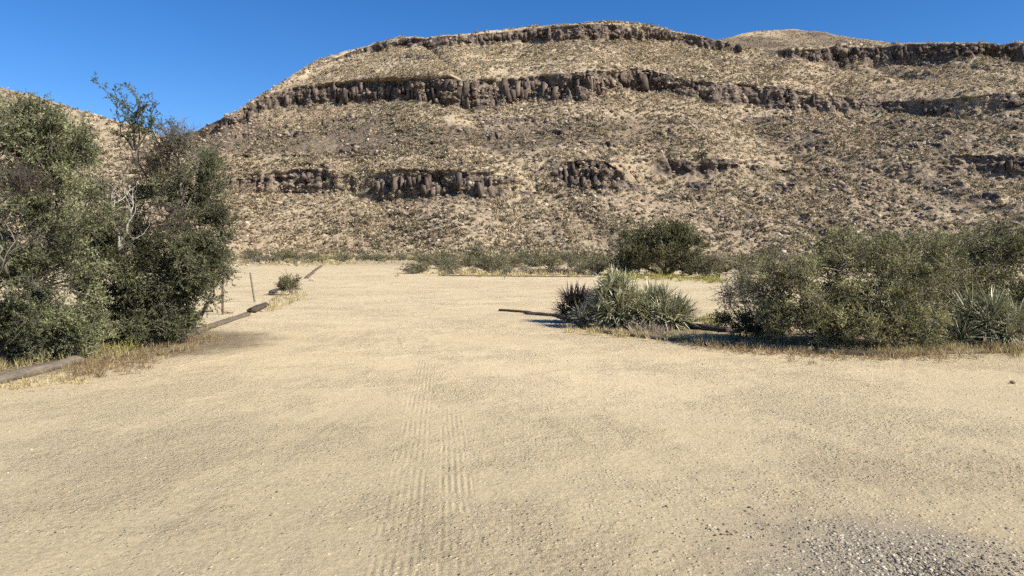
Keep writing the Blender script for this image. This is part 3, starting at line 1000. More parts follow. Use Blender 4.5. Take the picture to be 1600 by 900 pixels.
def woody(name, base, lobes, label, cat, leaf, seed, leaf_len=0.045, leaf_w=0.018, twig_n=34, leaf_n=13, clump_r=0.34, stems=5, trunk_r=0.09,
          bark=None, twig=None, spread=0.35, up=0.15, group=None, crown_name='crown', tint_mid=0.5, leafless=0.0, twig_r=0.004, shoots=0, tint_var=0.2):
    """lobes: (centre, radii, number of leaf clumps). Stems rise from the base, limbs reach every clump, twigs carry the leaves."""
    r = np.random.default_rng(seed)
    bark, twig = bark or M_BARK, twig or M_TWIG
    base = np.asarray(base, float)
    root = empty(name, base)
    tag(root, label, cat, group)
    wood, crown, tw = MB(), MB(), MB()
    nodes, nrad = [np.zeros(3)], [trunk_r]
    cen = [np.asarray(l[0], float) - base for l in lobes]
    order = np.argsort([-l[2] for l in lobes])
    for s in range(stems):
        c = cen[order[s % len(order)]] + r.normal(size=3) * np.array(lobes[order[s % len(order)]][1]) * 0.3
        p0 = np.array([*(r.normal(size=2) * spread * 0.4), -0.05])
        path = branch(p0, c, 0.16, 9, r)
        rad = np.linspace(trunk_r * r.uniform(0.7, 1.0), trunk_r * 0.13, 9)
        tube(wood, path, rad, 7, 0, rough=0.08, seed=seed + s)
        nodes += list(path[2:])
        nrad += list(rad[2:])
    nodes, nrad = np.array(nodes), np.array(nrad)
    for c, (cc, rd, nc) in zip(cen, lobes):
        rd = np.asarray(rd, float)
        d = rdirs(nc, r)
        pts = c + d * rd * (r.uniform(0, 1, (nc, 1)) ** 0.45)
        pts[:, 2] = np.maximum(pts[:, 2], 0.12)
        for p in pts:
            dist = np.linalg.norm(nodes - p, axis=1) + 0.6 * np.clip(nodes[:, 2] - p[2] + 0.1, 0, None)
            k = int(np.argmin(dist))
            path = branch(nodes[k], p, 0.12, 5, r)
            tube(wood, path, np.linspace(min(nrad[k] * 0.6, 0.022), 0.006, 5), 4, 0, cap=False)
            cr = clump_r * r.uniform(0.7, 1.3)
            nt = max(3, int(twig_n * r.uniform(0.7, 1.3)))
            outw = unit(p - c * 0.9 + 1e-6)
            dirs = unit(rdirs(nt, r) + 0.55 * outw + np.array([0, 0, up]))
            s0 = p + r.normal(size=(nt, 3)) * cr * 0.22
            ln = cr * r.uniform(0.55, 1.25, nt)
            e0 = s0 + dirs * ln[:, None]
            twigs(tw, s0, e0, np.full(nt, twig_r), np.full(nt, twig_r * 0.4))
            if r.uniform() < leafless:
                continue
            m = leaf_n
            t = r.uniform(0.15, 1.03, (nt, m))
            lp = s0[:, None] + (e0 - s0)[:, None] * t[..., None]
            ld = dirs[:, None] * 0.6 + r.normal(size=(nt, m, 3)) * 0.75
            tint = np.clip(tint_mid + r.normal() * tint_var + r.normal(size=(nt, 1)) * 0.12 + r.normal(size=(nt, m)) * 0.13, 0, 1)
            k_ = nt * m
            leaves(crown, lp.reshape(-1, 3), ld.reshape(-1, 3), leaf_len * r.uniform(0.6, 1.35, k_), leaf_w * r.uniform(0.7, 1.3, k_), 0, tint.reshape(-1), r)
    for k in range(shoots):                  # long shoots that break the outline
        c, (cc, rd, nc) = cen[k % len(cen)], lobes[k % len(cen)]
        d = unit(r.normal(size=3) * np.array([1, 1, 0.5]) + np.array([0, -0.3, 0.7]))
        tip = c + d * np.asarray(rd) * r.uniform(0.95, 1.45)
        tip[2] = max(tip[2], 0.1)
        a = nodes[int(np.argmin(np.linalg.norm(nodes - c - d * 0.15, axis=1)))]
        path = branch(a, tip, 0.10, 8, r)
        tube(tw, path, np.linspace(0.009, 0.003, 8), 4, 0, cap=False)
        m = 45
        t = r.uniform(2.5, 7, m)
        i_ = np.clip(t.astype(int), 0, 6)
        lp = path[i_] + (path[i_ + 1] - path[i_]) * (t - i_)[:, None] + r.normal(size=(m, 3)) * 0.03
        leaves(crown, lp, unit(path[-1] - path[3]) * 0.7 + r.normal(size=(m, 3)) * 0.6, leaf_len * r.uniform(0.7, 1.4, m), leaf_w * r.uniform(0.8, 1.3, m), 0,
               np.clip(tint_mid + 0.15 + r.normal() * 0.15 + r.normal(size=m) * 0.12, 0, 1), r)
    tr = wood.build('trunk', bark, root)
    cr_ = crown.build(crown_name, leaf, root)
    tw.build('twig', twig, cr_)
    return root


def px_lobe(px, py, Y, wpx, hpx, depth, n):
    """a lobe of a crown: centre at a pixel and depth; half-width and half-height given in pixels there"""
    return (W(px, py, Y), (wpx * Y / F, depth, hpx * Y / F), n)


def dead_wood(root, base, tips, rad, mat, seed, name='dead_branch', forks=6, fork_len=0.4):
    """bare limbs with forked tips, a part of its tree"""
    r = np.random.default_rng(seed)
    mb = MB()
    for tip in tips:
        path = branch(np.asarray(base, float), np.asarray(tip, float), 0.10, 8, r)
        tube(mb, path, np.linspace(rad, rad * 0.3, 8), 6, 0, rough=0.08, seed=seed)
        d0 = unit(path[-1] - path[0])
        for k in range(forks):
            a = path[int(r.integers(3, 8))]
            d = unit(d0 + r.normal(size=3) * 0.7)
            p2 = branch(a, a + d * fork_len * r.uniform(0.5, 1.2), 0.12, 5, r)
            tube(mb, p2, np.linspace(rad * 0.35, rad * 0.1, 5), 4, 0, cap=False)
            for q in range(5):
                b = p2[int(r.integers(2, 5))]
                dd = unit(d + r.normal(size=3) * 0.8)
                twigs(mb, b[None], (b + dd * fork_len * r.uniform(0.25, 0.6))[None], np.array([rad * 0.12]), np.array([rad * 0.04]))
    o = mb.build(name, mat, root)
    o.location = -np.asarray(root.location)
    return o


def dead_mass(root, c, rd, n, mat, seed, length=0.35, rad=0.003, name='dead_twig'):
    """a tangle of leafless twigs, a part of its tree"""
    r = np.random.default_rng(seed)
    p = np.asarray(c) + rdirs(n, r) * np.asarray(rd) * r.uniform(0, 1, (n, 1)) ** 0.5
    d = unit(rdirs(n, r) + np.array([0, 0, 0.4]))
    mb = MB()
    twigs(mb, p, p + d * length * r.uniform(0.4, 1.2, (n, 1)), np.full(n, rad), np.full(n, rad * 0.4))
    o = mb.build(name, mat, root)
    o.location = -np.asarray(root.location)
    return o


# left thicket: two big spreading trees whose crowns meet
YA, YB = 10.9, 13.0
tree_a = woody('catclaw_tree', G(40, 562), [
    px_lobe(20, 235, YA, 95, 80, 1.1, 48), px_lobe(-90, 300, YA, 130, 130, 1.3, 46), px_lobe(70, 335, YA, 95, 90, 1.1, 50),
    px_lobe(40, 440, YA - 0.2, 110, 75, 1.1, 56), px_lobe(-60, 470, YA, 100, 75, 1.0, 26), px_lobe(60, 512, YA - 0.1, 80, 40, 0.8, 34), px_lobe(-10, 178, YA + .2, 60, 30, 0.6, 9),
    px_lobe(95, 225, YA + .2, 40, 34, 0.5, 9), px_lobe(120, 515, YA + .3, 40, 26, 0.5, 18)],
    'big grey-green thorny tree filling the left edge of the photo, crown down to the ground', 'tree', M_TREE, 31, stems=6, trunk_r=0.10, twig_n=36, leaf_n=16, clump_r=0.26, shoots=60, leaf_len=0.037, leaf_w=0.016, tint_var=0.25, tint_mid=0.47)
dead_mass(tree_a, W(35, 285, YA - 1.0), (0.32, 0.25, 0.22), 260, M_DARKTWIG, 311, 0.32, 0.004)
dead_wood(tree_a, W(10, 430, YA - 0.7), [W(-25, 350, YA - 1.0), W(30, 370, YA - 1.1)], 0.022, M_TWIG, 312)
tree_b = woody('catclaw_tree', G(228, 531), [
    px_lobe(215, 410, YB, 100, 70, 1.1, 62), px_lobe(300, 395, YB, 45, 80, 0.9, 36), px_lobe(190, 318, YB, 70, 38, 0.9, 14), px_lobe(290, 280, YB, 46, 52, 0.8, 32),
    px_lobe(305, 440, YB, 40, 45, 0.8, 24), px_lobe(220, 480, YB, 85, 32, 0.9, 34), px_lobe(155, 400, YB - 0.3, 60, 80, 0.8, 28), px_lobe(325, 350, YB, 26, 60, 0.6, 12),
    px_lobe(150, 270, YB, 26, 40, 0.5, 5), px_lobe(175, 505, YB - .3, 60, 18, 0.6, 20), px_lobe(200, 520, YB - .6, 34, 10, 0.4, 12), px_lobe(265, 500, YB - .2, 40, 20, 0.6, 16)],
    'grey-green thorny tree with bare pale limbs and one leafy sprig rising against the sky', 'tree', M_TREE, 47, stems=7, trunk_r=0.085, twig_n=36, leaf_n=16, clump_r=0.26, tint_mid=0.44, shoots=60, leaf_len=0.037, leaf_w=0.016, tint_var=0.25)
dead_wood(tree_b, W(185, 392, YB - 0.75), [W(208, 322, YB - 0.8), W(178, 318, YB - 0.7)], 0.034, M_DEADWOOD, 471, forks=7, fork_len=0.45)
dead_wood(tree_b, W(262, 330, YB - 0.5), [W(205, 215, YB), W(250, 215, YB)], 0.03, M_DARKTWIG, 472, 'bare_limb', 10, 0.5)
dead_wood(tree_b, W(285, 330, YB - 0.3), [W(283, 225, YB), W(305, 240, YB)], 0.02, M_TWIG, 473, 'bare_limb', 8, 0.4)
dead_mass(tree_b, W(242, 262, YB - 0.2), (0.42, 0.35, 0.45), 620, M_DARKTWIG, 474, 0.4, 0.0035)
dead_mass(tree_b, W(255, 345, YB - 0.9), (0.45, 0.25, 0.30), 140, M_DARKTWIG, 475, 0.35, 0.004)
dead_mass(tree_b, W(278, 215, YB - 0.1), (0.30, 0.3, 0.2), 260, M_TWIG, 476, 0.35, 0.003)


def sprig(root, base, tips, leaf, seed):
    """an upright leafy spray, a part of its tree"""
    r = np.random.default_rng(seed)
    wood, lf = MB(), MB()
    for tip in tips:
        path = branch(np.asarray(base), np.asarray(tip), 0.08, 9, r)
        tube(wood, path, np.linspace(0.016, 0.003, 9), 4, 0, cap=False)
        for k in range(3, 9):
            for q in range(5):
                d = unit(unit(path[k] - path[k - 1]) + r.normal(size=3) * 0.7)
                a = path[k] + (path[k] - path[k - 1]) * r.uniform(-1, 0)
                e = a + d * r.uniform(0.10, 0.26)
                twigs(wood, a[None], e[None], np.array([0.003]), np.array([0.0015]))
                t = r.uniform(0.2, 1.0, (15, 1))
                leaves(lf, a + (e - a) * t, d + r.normal(size=(15, 3)) * 0.8, 0.042 * r.uniform(0.6, 1.3, 15), 0.017, 0, np.clip(0.45 + r.normal(size=15) * 0.2, 0, 1), r)
    a = wood.build('sprig_stem', M_BARK, root)
    b = lf.build('sprig_leaves', leaf, root)
    a.location = b.location = -np.asarray(root.location)


sprig(tree_b, W(212, 235, YB), [W(152, 128, YB), W(180, 142, YB + .1), W(206, 136, YB), W(228, 150, YB - .1), W(238, 160, YB + .1), W(196, 165, YB - .2), W(216, 172, YB)], M_TREE, 481)
sprig(tree_b, W(262, 250, YB), [W(252, 190, YB), W(268, 196, YB - .1), W(238, 190, YB + .1)], M_TREE, 482)

# right bed: green bushes
bush_a = woody('creosote_bush', G(1305, 541), [
    px_lobe(1300, 440, 12.6, 110, 60, 0.9, 60), px_lobe(1210, 455, 12.8, 60, 40, 0.7, 26), px_lobe(1390, 470, 12.6, 80, 50, 0.9, 44), px_lobe(1330, 395, 12.9, 50, 26, 0.6, 16),
    px_lobe(1270, 492, 12.4, 80, 30, 0.7, 34), px_lobe(1345, 508, 12.2, 95, 26, 0.6, 46), px_lobe(1430, 425, 13.0, 60, 45, 0.7, 32), px_lobe(1420, 510, 12.3, 60, 26, 0.6, 30), px_lobe(1215, 505, 12.6, 40, 24, 0.5, 14)],
    'wide bushy green shrub behind the brown edging log, right of the spiky yuccas', 'bush', M_BUSH, 53, stems=16, trunk_r=0.022, twig_n=24, leaf_n=11, clump_r=0.25, up=0.5, leaf_len=0.042, leaf_w=0.016, twig_r=0.005, shoots=170, tint_var=0.26, bark=M_TWIG)
bush_b = woody('creosote_bush', G(1490, 505), [
    px_lobe(1450, 408, 15.5, 90, 42, 1.0, 50), px_lobe(1560, 395, 15.5, 70, 40, 1.0, 44), px_lobe(1640, 400, 15.5, 60, 50, 1.0, 20), px_lobe(1510, 455, 14.9, 110, 45, 0.9, 66), px_lobe(1610, 465, 14.9, 70, 45, 0.9, 40),
    px_lobe(1395, 395, 15.6, 40, 22, 0.7, 12)],
    'tall olive bush at the right edge, rising behind the right-hand yucca', 'bush', M_BUSH, 59, stems=14, trunk_r=0.03, twig_n=28, leaf_n=9, clump_r=0.34, up=0.5, leaf_len=0.05, leaf_w=0.02, tint_mid=0.42, shoots=130, tint_var=0.25)
bush_c = woody('dead_shrub', G(1170, 497), [px_lobe(1158, 455, 15.3, 34, 26, 0.5, 16), px_lobe(1190, 470, 15.1, 34, 22, 0.4, 10)],
               'pale twiggy half-dead shrub at the left end of the green bush', 'shrub', M_SAGE, 61, stems=9, trunk_r=0.018, twig_n=36, leaf_n=2, clump_r=0.30, up=0.3, leaf_len=0.04, leaf_w=0.016, crown_name='foliage', twig=M_TWIG, twig_r=0.005)
bush_d = woody('low_shrub', G(1165, 527), [px_lobe(1160, 508, 13.7, 40, 15, 0.5, 18), px_lobe(1195, 515, 13.5, 25, 12, 0.4, 8)],  # stands where the bush casts shade; its low tint carries that dark
               'low dark shrub massing the shade just left of the wide green bush, by the bed edge', 'shrub', M_FARTREE, 67, stems=8, trunk_r=0.015, twig_n=26, leaf_n=10, clump_r=0.2, leaf_len=0.04, leaf_w=0.017, crown_name='foliage', tint_mid=0.3)
# the small bush by the left edging, the tree and its shrub beyond the lot
bush_e = woody('small_shrub', G(453, 461), [px_lobe(453, 446, 26.7, 15, 11, 0.4, 24)],
               'small round yellow-green shrub on the left edging between the logs', 'shrub', M_OLIVE, 71, stems=7, trunk_r=0.015, twig_n=22, leaf_n=9, clump_r=0.24, up=0.7, leaf_len=0.06, leaf_w=0.022, crown_name='foliage', tint_mid=0.68)
tree_c = woody('mesquite_tree', G(1040, 430), [
    px_lobe(1030, 378, 47, 46, 24, 1.9, 44), px_lobe(1070, 385, 47, 30, 28, 1.4, 26), px_lobe(990, 385, 47, 24, 24, 1.2, 18), px_lobe(1000, 408, 47, 26, 12, 1.0, 16), px_lobe(1075, 412, 47, 28, 10, 1.0, 10),
    px_lobe(1045, 358, 47, 22, 10, 0.8, 8)],
    'round dark green tree standing alone across the sandy lot behind the yuccas', 'tree', M_FARTREE, 73, stems=6, trunk_r=0.14, twig_n=26, leaf_n=9, clump_r=0.62, leaf_len=0.14, leaf_w=0.06, twig_r=0.008)
bush_f = woody('olive_shrub', G(1105, 437), [px_lobe(1104, 420, 43, 22, 13, 0.8, 22)],
               'low olive shrub just right of the round dark tree', 'shrub', M_OLIVE, 79, stems=8, trunk_r=0.03, twig_n=20, leaf_n=8, clump_r=0.45, leaf_len=0.11, leaf_w=0.05, crown_name='foliage')


# ------------------------------------------------------------------ yuccas
def blade_set(mb, origin, axis, n, length, width, tilt0, tilt1, r, tint_mid=0.5, bend=0.12, slot=0, core=0.05):
    """sword leaves springing from one head"""
    axis = unit(np.asarray(axis, float))
    a = unit(np.cross(axis, [0.31, 0.95, 0.05]))
    b = np.cross(axis, a)
    th = r.uniform(0, 2 * math.pi, n)
    ti = tilt0 + (tilt1 - tilt0) * r.uniform(0, 1, n) ** 0.75
    rad = np.cos(th)[:, None] * a + np.sin(th)[:, None] * b
    d = unit(np.cos(ti)[:, None] * axis + np.sin(ti)[:, None] * rad + r.normal(size=(n, 3)) * 0.2)
    side = unit(np.cross(d, axis) + 1e-6)
    nor = np.cross(side, d)
    L = length * r.uniform(0.65, 1.12, n)[:, None]
    w = width * r.uniform(0.8, 1.2, n)[:, None]
    o = np.asarray(origin) + rad * core + axis * (r.uniform(-0.6, 0.6, n)[:, None] * core * 2)
    droop = -np.array([0, 0, 1.0]) * bend * L * np.sin(ti)[:, None]
    secs = [(0.0, 0.55), (0.3, 1.0), (0.68, 0.7), (1.0, 0.05)]
    V = np.empty((n, 12, 3))
    for k, (t, s) in enumerate(secs):
        c = o + d * L * t + droop * t * t
        V[:, 3 * k] = c + side * w * s * 0.5
        V[:, 3 * k + 1] = c - nor * w * s * 0.22
        V[:, 3 * k + 2] = c - side * w * s * 0.5
    base = np.arange(n)[:, None] * 12
    q = np.concatenate([base + np.array([[3 * k + e, 3 * k + e + 1, 3 * k + 4 + e, 3 * k + 3 + e]]) for k in range(3) for e in (0, 1)])
    tint = np.clip(tint_mid + r.normal(size=n) * 0.27, 0, 1)
    mb.add(V.reshape(-1, 3), q, None, slot, np.repeat(tint, 12))


def yucca(name, base, heads, label, seed, leaf=None, skirt=True, leaf_n=120, length=0.5, width=0.035, group=None, tint_mid=0.5):
    """heads: (offset from the base, lean axis, size)"""
    r = np.random.default_rng(seed)
    base = np.asarray(base, float)
    root = tag(empty(name, base), label, 'yucca', group)
    for off, ax, s in heads:
        off = np.asarray(off, float)
        stem = MB()
        p0 = np.array([off[0] * 0.4, off[1] * 0.4, -0.05])
        tube(stem, branch(p0, off, 0.05, 6, r), np.linspace(0.085, 0.06, 6), 8, 0, rough=0.12, seed=seed)
        stem.build('stem', M_BARK, root)
        mb = MB()
        blade_set(mb, off, ax, int(leaf_n * (0.6 + 0.4 * s)), length * s, width * s, 0.05, 1.75, r, tint_mid)
        mb.build('rosette', leaf or M_YUCCA, root, smooth=False)
        if skirt:
            mb = MB()
            blade_set(mb, off - np.array([0, 0, 0.08 * s]), ax, 46, length * 0.75 * s, width * s, 1.7, 2.7, r, 0.45, bend=0.25)
            mb.build('dead_leaf_skirt', M_YUCDEAD, root, smooth=False)
    return root


s15 = 15.0 / F                                # metres per pixel at 15 m
def heads(pts, seed, s0=0.8, s1=1.1):
    """rosette places: each leans away from the middle of the plant"""
    r = np.random.default_rng(seed)
    return [((x, y, z), (x * 1.1 + r.normal() * 0.15, y * 1.1 - 0.12 + r.normal() * 0.15, 1.0), r.uniform(s0, s1)) for x, y, z in pts]


yucca('mojave_yucca', G(965, 513), heads([(-.05, .1, 1.0), (.10, .0, .85), (-.18, .0, .82), (-.30, -.02, .62), (.24, .05, .66), (.02, -.16, .55), (-.16, -.14, .36), (.26, -.14, .38), (-.36, .1, .38), (.4, .05, .45), (.05, -.25, .26)], 1),
      'tallest grey-green yucca with stacked rosettes of sword leaves, centre of the right bed', 83, length=0.46, width=0.032, leaf_n=110, tint_mid=0.60)
yucca('mojave_yucca', G(1030, 513), heads([(-.12, .15, .60), (.12, .1, .58), (.34, .0, .46), (-.3, .1, .50), (.05, -.2, .34), (.38, -.1, .26), (.2, -.2, .2), (-.2, -.15, .3), (.5, .1, .3)], 2),
      'rounded yucca of narrow sword leaves touching the tallest yucca on its right', 89, length=0.46, width=0.027, tint_mid=0.54, leaf_n=120)
yucca('mojave_yucca', G(898, 504), heads([(-.08, .1, .46), (.12, .1, .52), (.32, .1, .42), (.12, .0, .25), (.45, 0, .25), (-.18, 0, .22)], 3),
      'dark purplish shaded yucca at the left end of the yucca clump', 97, leaf=M_YUCDARK, skirt=False, length=0.46, width=0.028, leaf_n=130)
yucca('mojave_yucca', G(909, 512), heads([(0, 0, .24), (.1, .05, .15)], 4), 'small pale green yucca in front of the dark shaded one', 101, skirt=False, leaf_n=70, length=0.36, width=0.026, tint_mid=0.68)
yucca('mojave_yucca', G(1545, 541), heads([(0, 0, .42), (.42, .1, .40), (-.34, .15, .30), (.2, .2, .62), (-.1, .3, .5), (.65, .2, .4), (-.5, .0, .12), (.2, -.2, .2)], 5),
      'wide grey yucca with dark shaded middle at the right edge of the photo', 103, length=0.56, width=0.022, tint_mid=0.42, leaf_n=120)


# ------------------------------------------------------------------ logs, posts, stones
def log(name, a, b, rad, mat, label, seed, lift=0.6, cat='log', bow=0.008, taper=0.9):
    """a weathered timber: flattened, ridged, with knots and ragged ends, half sunk in the sand; its grain runs along its own x axis"""
    r = np.random.default_rng(seed)
    a, b = np.asarray(a, float), np.asarray(b, float)
    mid, v = (a + b) / 2, b - a
    L = np.linalg.norm(v)
    n, k = max(12, int(L / 0.09)), 15
    x = np.linspace(-0.5, 0.5, n) * L
    cy = bow * L * np.sin((x / L + 0.5) * math.pi) * r.choice([-1, 1]) + rad * 0.25 * fbm(x * 1.3, 0 * x, oct=2, seed=seed)
    cz = rad * 0.18 * fbm(x * 1.1, 0 * x + 7, oct=2, seed=seed + 1)
    th = np.arange(k) / k * 2 * math.pi
    T, X_ = np.meshgrid(th, x)
    ridge = 1 + 0.13 * vnoise(np.cos(T) * 2.6 + 3, np.sin(T) * 2.6 + 3, X_ * 0.5, seed + 2) + 0.10 * vnoise(np.cos(T) * 4 + 9, np.sin(T) * 4, X_ * 2.2, seed + 3)
    rr = rad * ridge * np.linspace(1, taper, n)[:, None]
    for q in range(int(L / 0.9) + 1):                      # knots
        tx, tt = r.uniform(-0.5, 0.5) * L, r.uniform(0, 6.28)
        dd = ((X_ - tx) / (rad * 0.8)) ** 2 + (np.angle(np.exp(1j * (T - tt))) / 0.5) ** 2
        rr = rr + rad * 0.28 * np.exp(-dd)
    V = np.stack([X_, cy[:, None] + np.cos(T) * rr * 1.12, cz[:, None] + np.sin(T) * rr * 0.82 + rad * lift * 0.8], -1)
    V[0, :, 0] += r.normal(size=k) * rad * 0.45
    V[-1, :, 0] += r.normal(size=k) * rad * 0.45
    V = V.reshape(-1, 3)
    i, j = np.arange(n - 1)[:, None] * k, np.arange(k)[None, :]
    q = np.stack([i + j, i + k + j, i + k + (j + 1) % k, i + (j + 1) % k], -1).reshape(-1, 4)
    jj = np.arange(k)
    V = np.vstack([V, [x[0] + rad * 0.3, cy[0], cz[0] + rad * lift * 0.8], [x[-1] - rad * 0.3, cy[-1], cz[-1] + rad * lift * 0.8]])
    t = np.vstack([np.stack([jj, (jj + 1) % k, np.full(k, n * k)], -1), np.stack([(n - 1) * k + (jj + 1) % k, (n - 1) * k + jj, np.full(k, n * k + 1)], -1)])
    mb = MB()
    mb.add(V, q, t)
    o = mb.build(name, mat, smooth=False)
    o.location = (mid[0], mid[1], 0)
    o.rotation_euler = (0, 0, math.atan2(v[1], v[0]))
    return tag(o, label, cat)


log('edging_log', G(-70, 616), G(122, 566), 0.095, M_LOGGREY, 'thick grey weathered log on the ground at the lower left under the tree', 1, 0.4)
log('edging_log', G(272, 534), G(386, 493), 0.075, M_LOG, 'long brown log on the sand at the right foot of the left trees', 2, 0.45)
log('edging_log', G(394, 489), G(414, 479), 0.11, M_LOGDARK, 'short dark log stub beside the foot of the grey post', 3, 0.5)
log('edging_log', G(424, 459), G(446, 453), 0.10, M_LOGDARK, 'dark log end poking out left of the small round shrub', 4, 0.6)
log('edging_log', G(479, 435), G(486, 429), 0.10, M_LOG, 'nearest of three brown logs in line at the far left edging', 5, 0.6, bow=0.0)
log('edging_log', G(487, 428), G(494, 422), 0.10, M_LOG, 'middle one of three brown logs in line at the far left edging', 15, 0.6, bow=0.0)
log('edging_log', G(495, 421), G(503, 416), 0.11, M_LOG, 'farthest of three brown logs in line at the far left edging', 16, 0.6, bow=0.0)
log('fallen_limb', G(262, 518), G(304, 511), 0.04, M_LOGDARK, 'short dark stick lying on sand beyond the long brown log', 6, 0.9, 'stick')
log('edging_log', G(781, 486), G(829, 489), 0.05, M_LOGDARK, 'short dark log at the left tip of the yucca bed', 7, 0.35)
log('edging_log', G(822, 491), G(884, 495), 0.065, M_LOGDARK, 'dark log between the tip log and the dark shaded yucca', 17, 0.35)
log('edging_log', G(868, 493), G(935, 519), 0.055, M_LOGDARK, 'dark log in front of the dark shaded yucca', 8, 0.4)
log('edging_log', G(928, 518), G(1116, 539), 0.055, M_LOG, 'thin half-buried log along the front of the yuccas', 9, 0.35)
log('edging_log', G(1120, 538), G(1266, 549), 0.065, M_LOG, 'brown log in front of the wide green bush', 10, 0.55)
log('edging_log', G(1072, 512), G(1140, 519), 0.08, M_LOGDARK, 'dark log between the rounded yucca and the low dark shrub', 11, 0.6)
log('edging_log', G(1275, 551), G(1398, 557), 0.06, M_LOGDARK, 'low dark log half covered in litter under the wide green bush', 12, 0.4)
log('edging_log', G(1410, 554), G(1680, 549), 0.04, M_LOG, 'thin buried log along the straw in front of the right-hand yucca', 13, 0.3)
log('edging_log', G(690, 431), G(930, 433), 0.05, M_LOG, 'long straight log along the front edge of the far scrub', 14, 0.5, bow=0.004)


def post(foot, head, rad, mat, label, seed):
    mb = MB()
    foot, head = np.asarray(foot, float), np.asarray(head, float)
    v = head - foot
    path = np.array([foot * 0 - v * 0.15, v * 0.02, v * 0.35, v * 0.7, v * 0.985, v])
    tube(mb, path, [rad, rad, rad * 0.97, rad * 0.95, rad * 0.93, rad * 0.8], 8, 0, rough=0.07, seed=seed)
    o = mb.build('wooden_post', mat)
    o.location = tuple(foot)
    return tag(o, label, 'post', 'thin posts on the left')


g = G(348, 491)
post(g, W(348, 440, g[1]), 0.033, M_POST, 'thin upright reddish-brown post beside the leaves of the left tree', 1)
g = G(398, 472)
post(g, W(391, 426, g[1]), 0.032, M_POSTGREY, 'thin leaning grey post right of the reddish-brown one', 2)


def stone(px, py, w, mesh, label, h=0.7, yaw=0.0, cat='stone', group=None, name='stone'):
    o = link(name, mesh)
    o.location = tuple(G(px, py) + np.array([0, 0, w * h * 0.18]))
    o.scale = (w, w * 0.8, w * h)
    o.rotation_euler = (0, 0, yaw)
    return tag(o, label, cat, group)


stone(328, 487, 0.22, BOULDERS[0], 'small dark lump standing in for shadow left of the reddish-brown post', 0.5)  # dark lump added at the end of the post's shadow
stone(360, 489, 0.26, BOULDERS[1], 'low reddish stone right of the reddish-brown post', 0.5, 1.0)
stone(438, 458, 0.26, PALES[0], 'white stone beside the dark log end at the small shrub', 0.6, 0.5)
stone(487, 438, 0.34, PALES[1], 'pale stone at the near end of the three far brown logs', 0.7, 0.2)
stone(640, 424, 1.15, BOULDERS[2], 'purple-brown low boulder at the left end of the far scrub front', 0.7, 0.4)
stone(1582, 598, 0.10, BOULDERS[3], 'small dark stone alone on the sand at the right edge', 0.6)
stone(408, 487, 0.10, BOULDERS[4], 'tiny dark stone on the sand right of the short log stub', 0.6)
r = np.random.default_rng(77)
for k in range(34):
    px = r.uniform(352, 480)
    stone(px, r.uniform(407, 417), r.uniform(0.25, 0.75), PALES[k % 5], 'pale rock in the white rubble bank beyond the left posts', r.uniform(.5, .9), r.uniform(0, 6), 'rock', 'pale rocks of the rubble bank')
for k in range(26):
    px = r.uniform(700, 930)
    stone(px, r.uniform(424, 431), r.uniform(0.2, 0.5), (PALES + BOULDERS[:2])[k % 7], 'small rock scattered along the front of the far scrub', r.uniform(.5, .9), r.uniform(0, 6), 'rock', 'rocks along the far scrub front')

# ------------------------------------------------------------------ scrub flat between the lot and the mountain
def shrub_mesh(name, mats, seed, h=0.75, twig_n=46, leaf_n=11, leaf=0.075, lw=0.034, up=0.5, tint_mid=0.5):
    """an airy desert shrub about 1 m wide: stems fan out from one foot and carry the leaves"""
    r = np.random.default_rng(seed)
    mb = MB()
    d = rdirs(twig_n, r)
    d[:, 2] = np.abs(d[:, 2]) + up
    d = unit(d)
    L = 0.52 * r.uniform(0.7, 1.12, (twig_n, 1))
    e = d * L * np.array([1.05, 1.05, h * 1.45])
    lump = 1 + 0.22 * vnoise(d[:, 0] * 2.2, d[:, 1] * 2.2, d[:, 2] * 2.2, seed)[:, None]
    e = e * lump
    s = np.zeros((twig_n, 3))
    twigs(mb, s, e, np.full(twig_n, 0.010), np.full(twig_n, 0.004), 1)
    t = r.uniform(0.38, 1.05, (twig_n, leaf_n)) ** 0.8
    p = e[:, None] * t[..., None] + r.normal(size=(twig_n, leaf_n, 3)) * 0.05
    p[..., 2] = np.maximum(p[..., 2], 0.02)
    tint = np.clip(tint_mid + r.normal(size=(twig_n, 1)) * 0.16 + r.normal(size=(twig_n, leaf_n)) * 0.14, 0, 1)
    leaves(mb, p.reshape(-1, 3), (d[:, None] + r.normal(size=(twig_n, leaf_n, 3)) * 0.7).reshape(-1, 3), leaf * r.uniform(0.6, 1.4, twig_n * leaf_n), lw * r.uniform(.7, 1.3, twig_n * leaf_n), 0, tint.reshape(-1), r)
    return mb.mesh(name, mats)


SHRUBS = {}
for kind, lm, hh in (('olive', M_OLIVE, 0.75), ('green', M_SCRUB, 0.85), ('sage', M_SAGE, 0.6), ('russet', M_RUSSET, 0.55), ('straw', M_STRAW, 0.45)):
    SHRUBS[kind] = [shrub_mesh(kind + '_shrub', [lm, M_TWIG], 500 + 10 * len(SHRUBS) + i, hh) for i in range(4)]
KLAB = {'olive': 'olive', 'green': 'dark green', 'sage': 'grey', 'russet': 'reddish-brown', 'straw': 'straw-yellow'}


def shrub(kind, px, py, w, h, label, group, yaw):
    o = link(kind + '_shrub', SHRUBS[kind][int(yaw * 100) % 4])
    o.location = tuple(G(px, py) - np.array([0, 0, 0.02]))
    o.scale = (w, w, h)
    o.rotation_euler = (0, 0, yaw)
    return tag(o, label, 'shrub', group)


def pshrub(kind, px, py, wpx, hpx, label, yaw):
    Y = G(px, py)[1]
    return shrub(kind, px, py, wpx * Y / F, hpx * Y / F / 0.8, label, None, yaw)


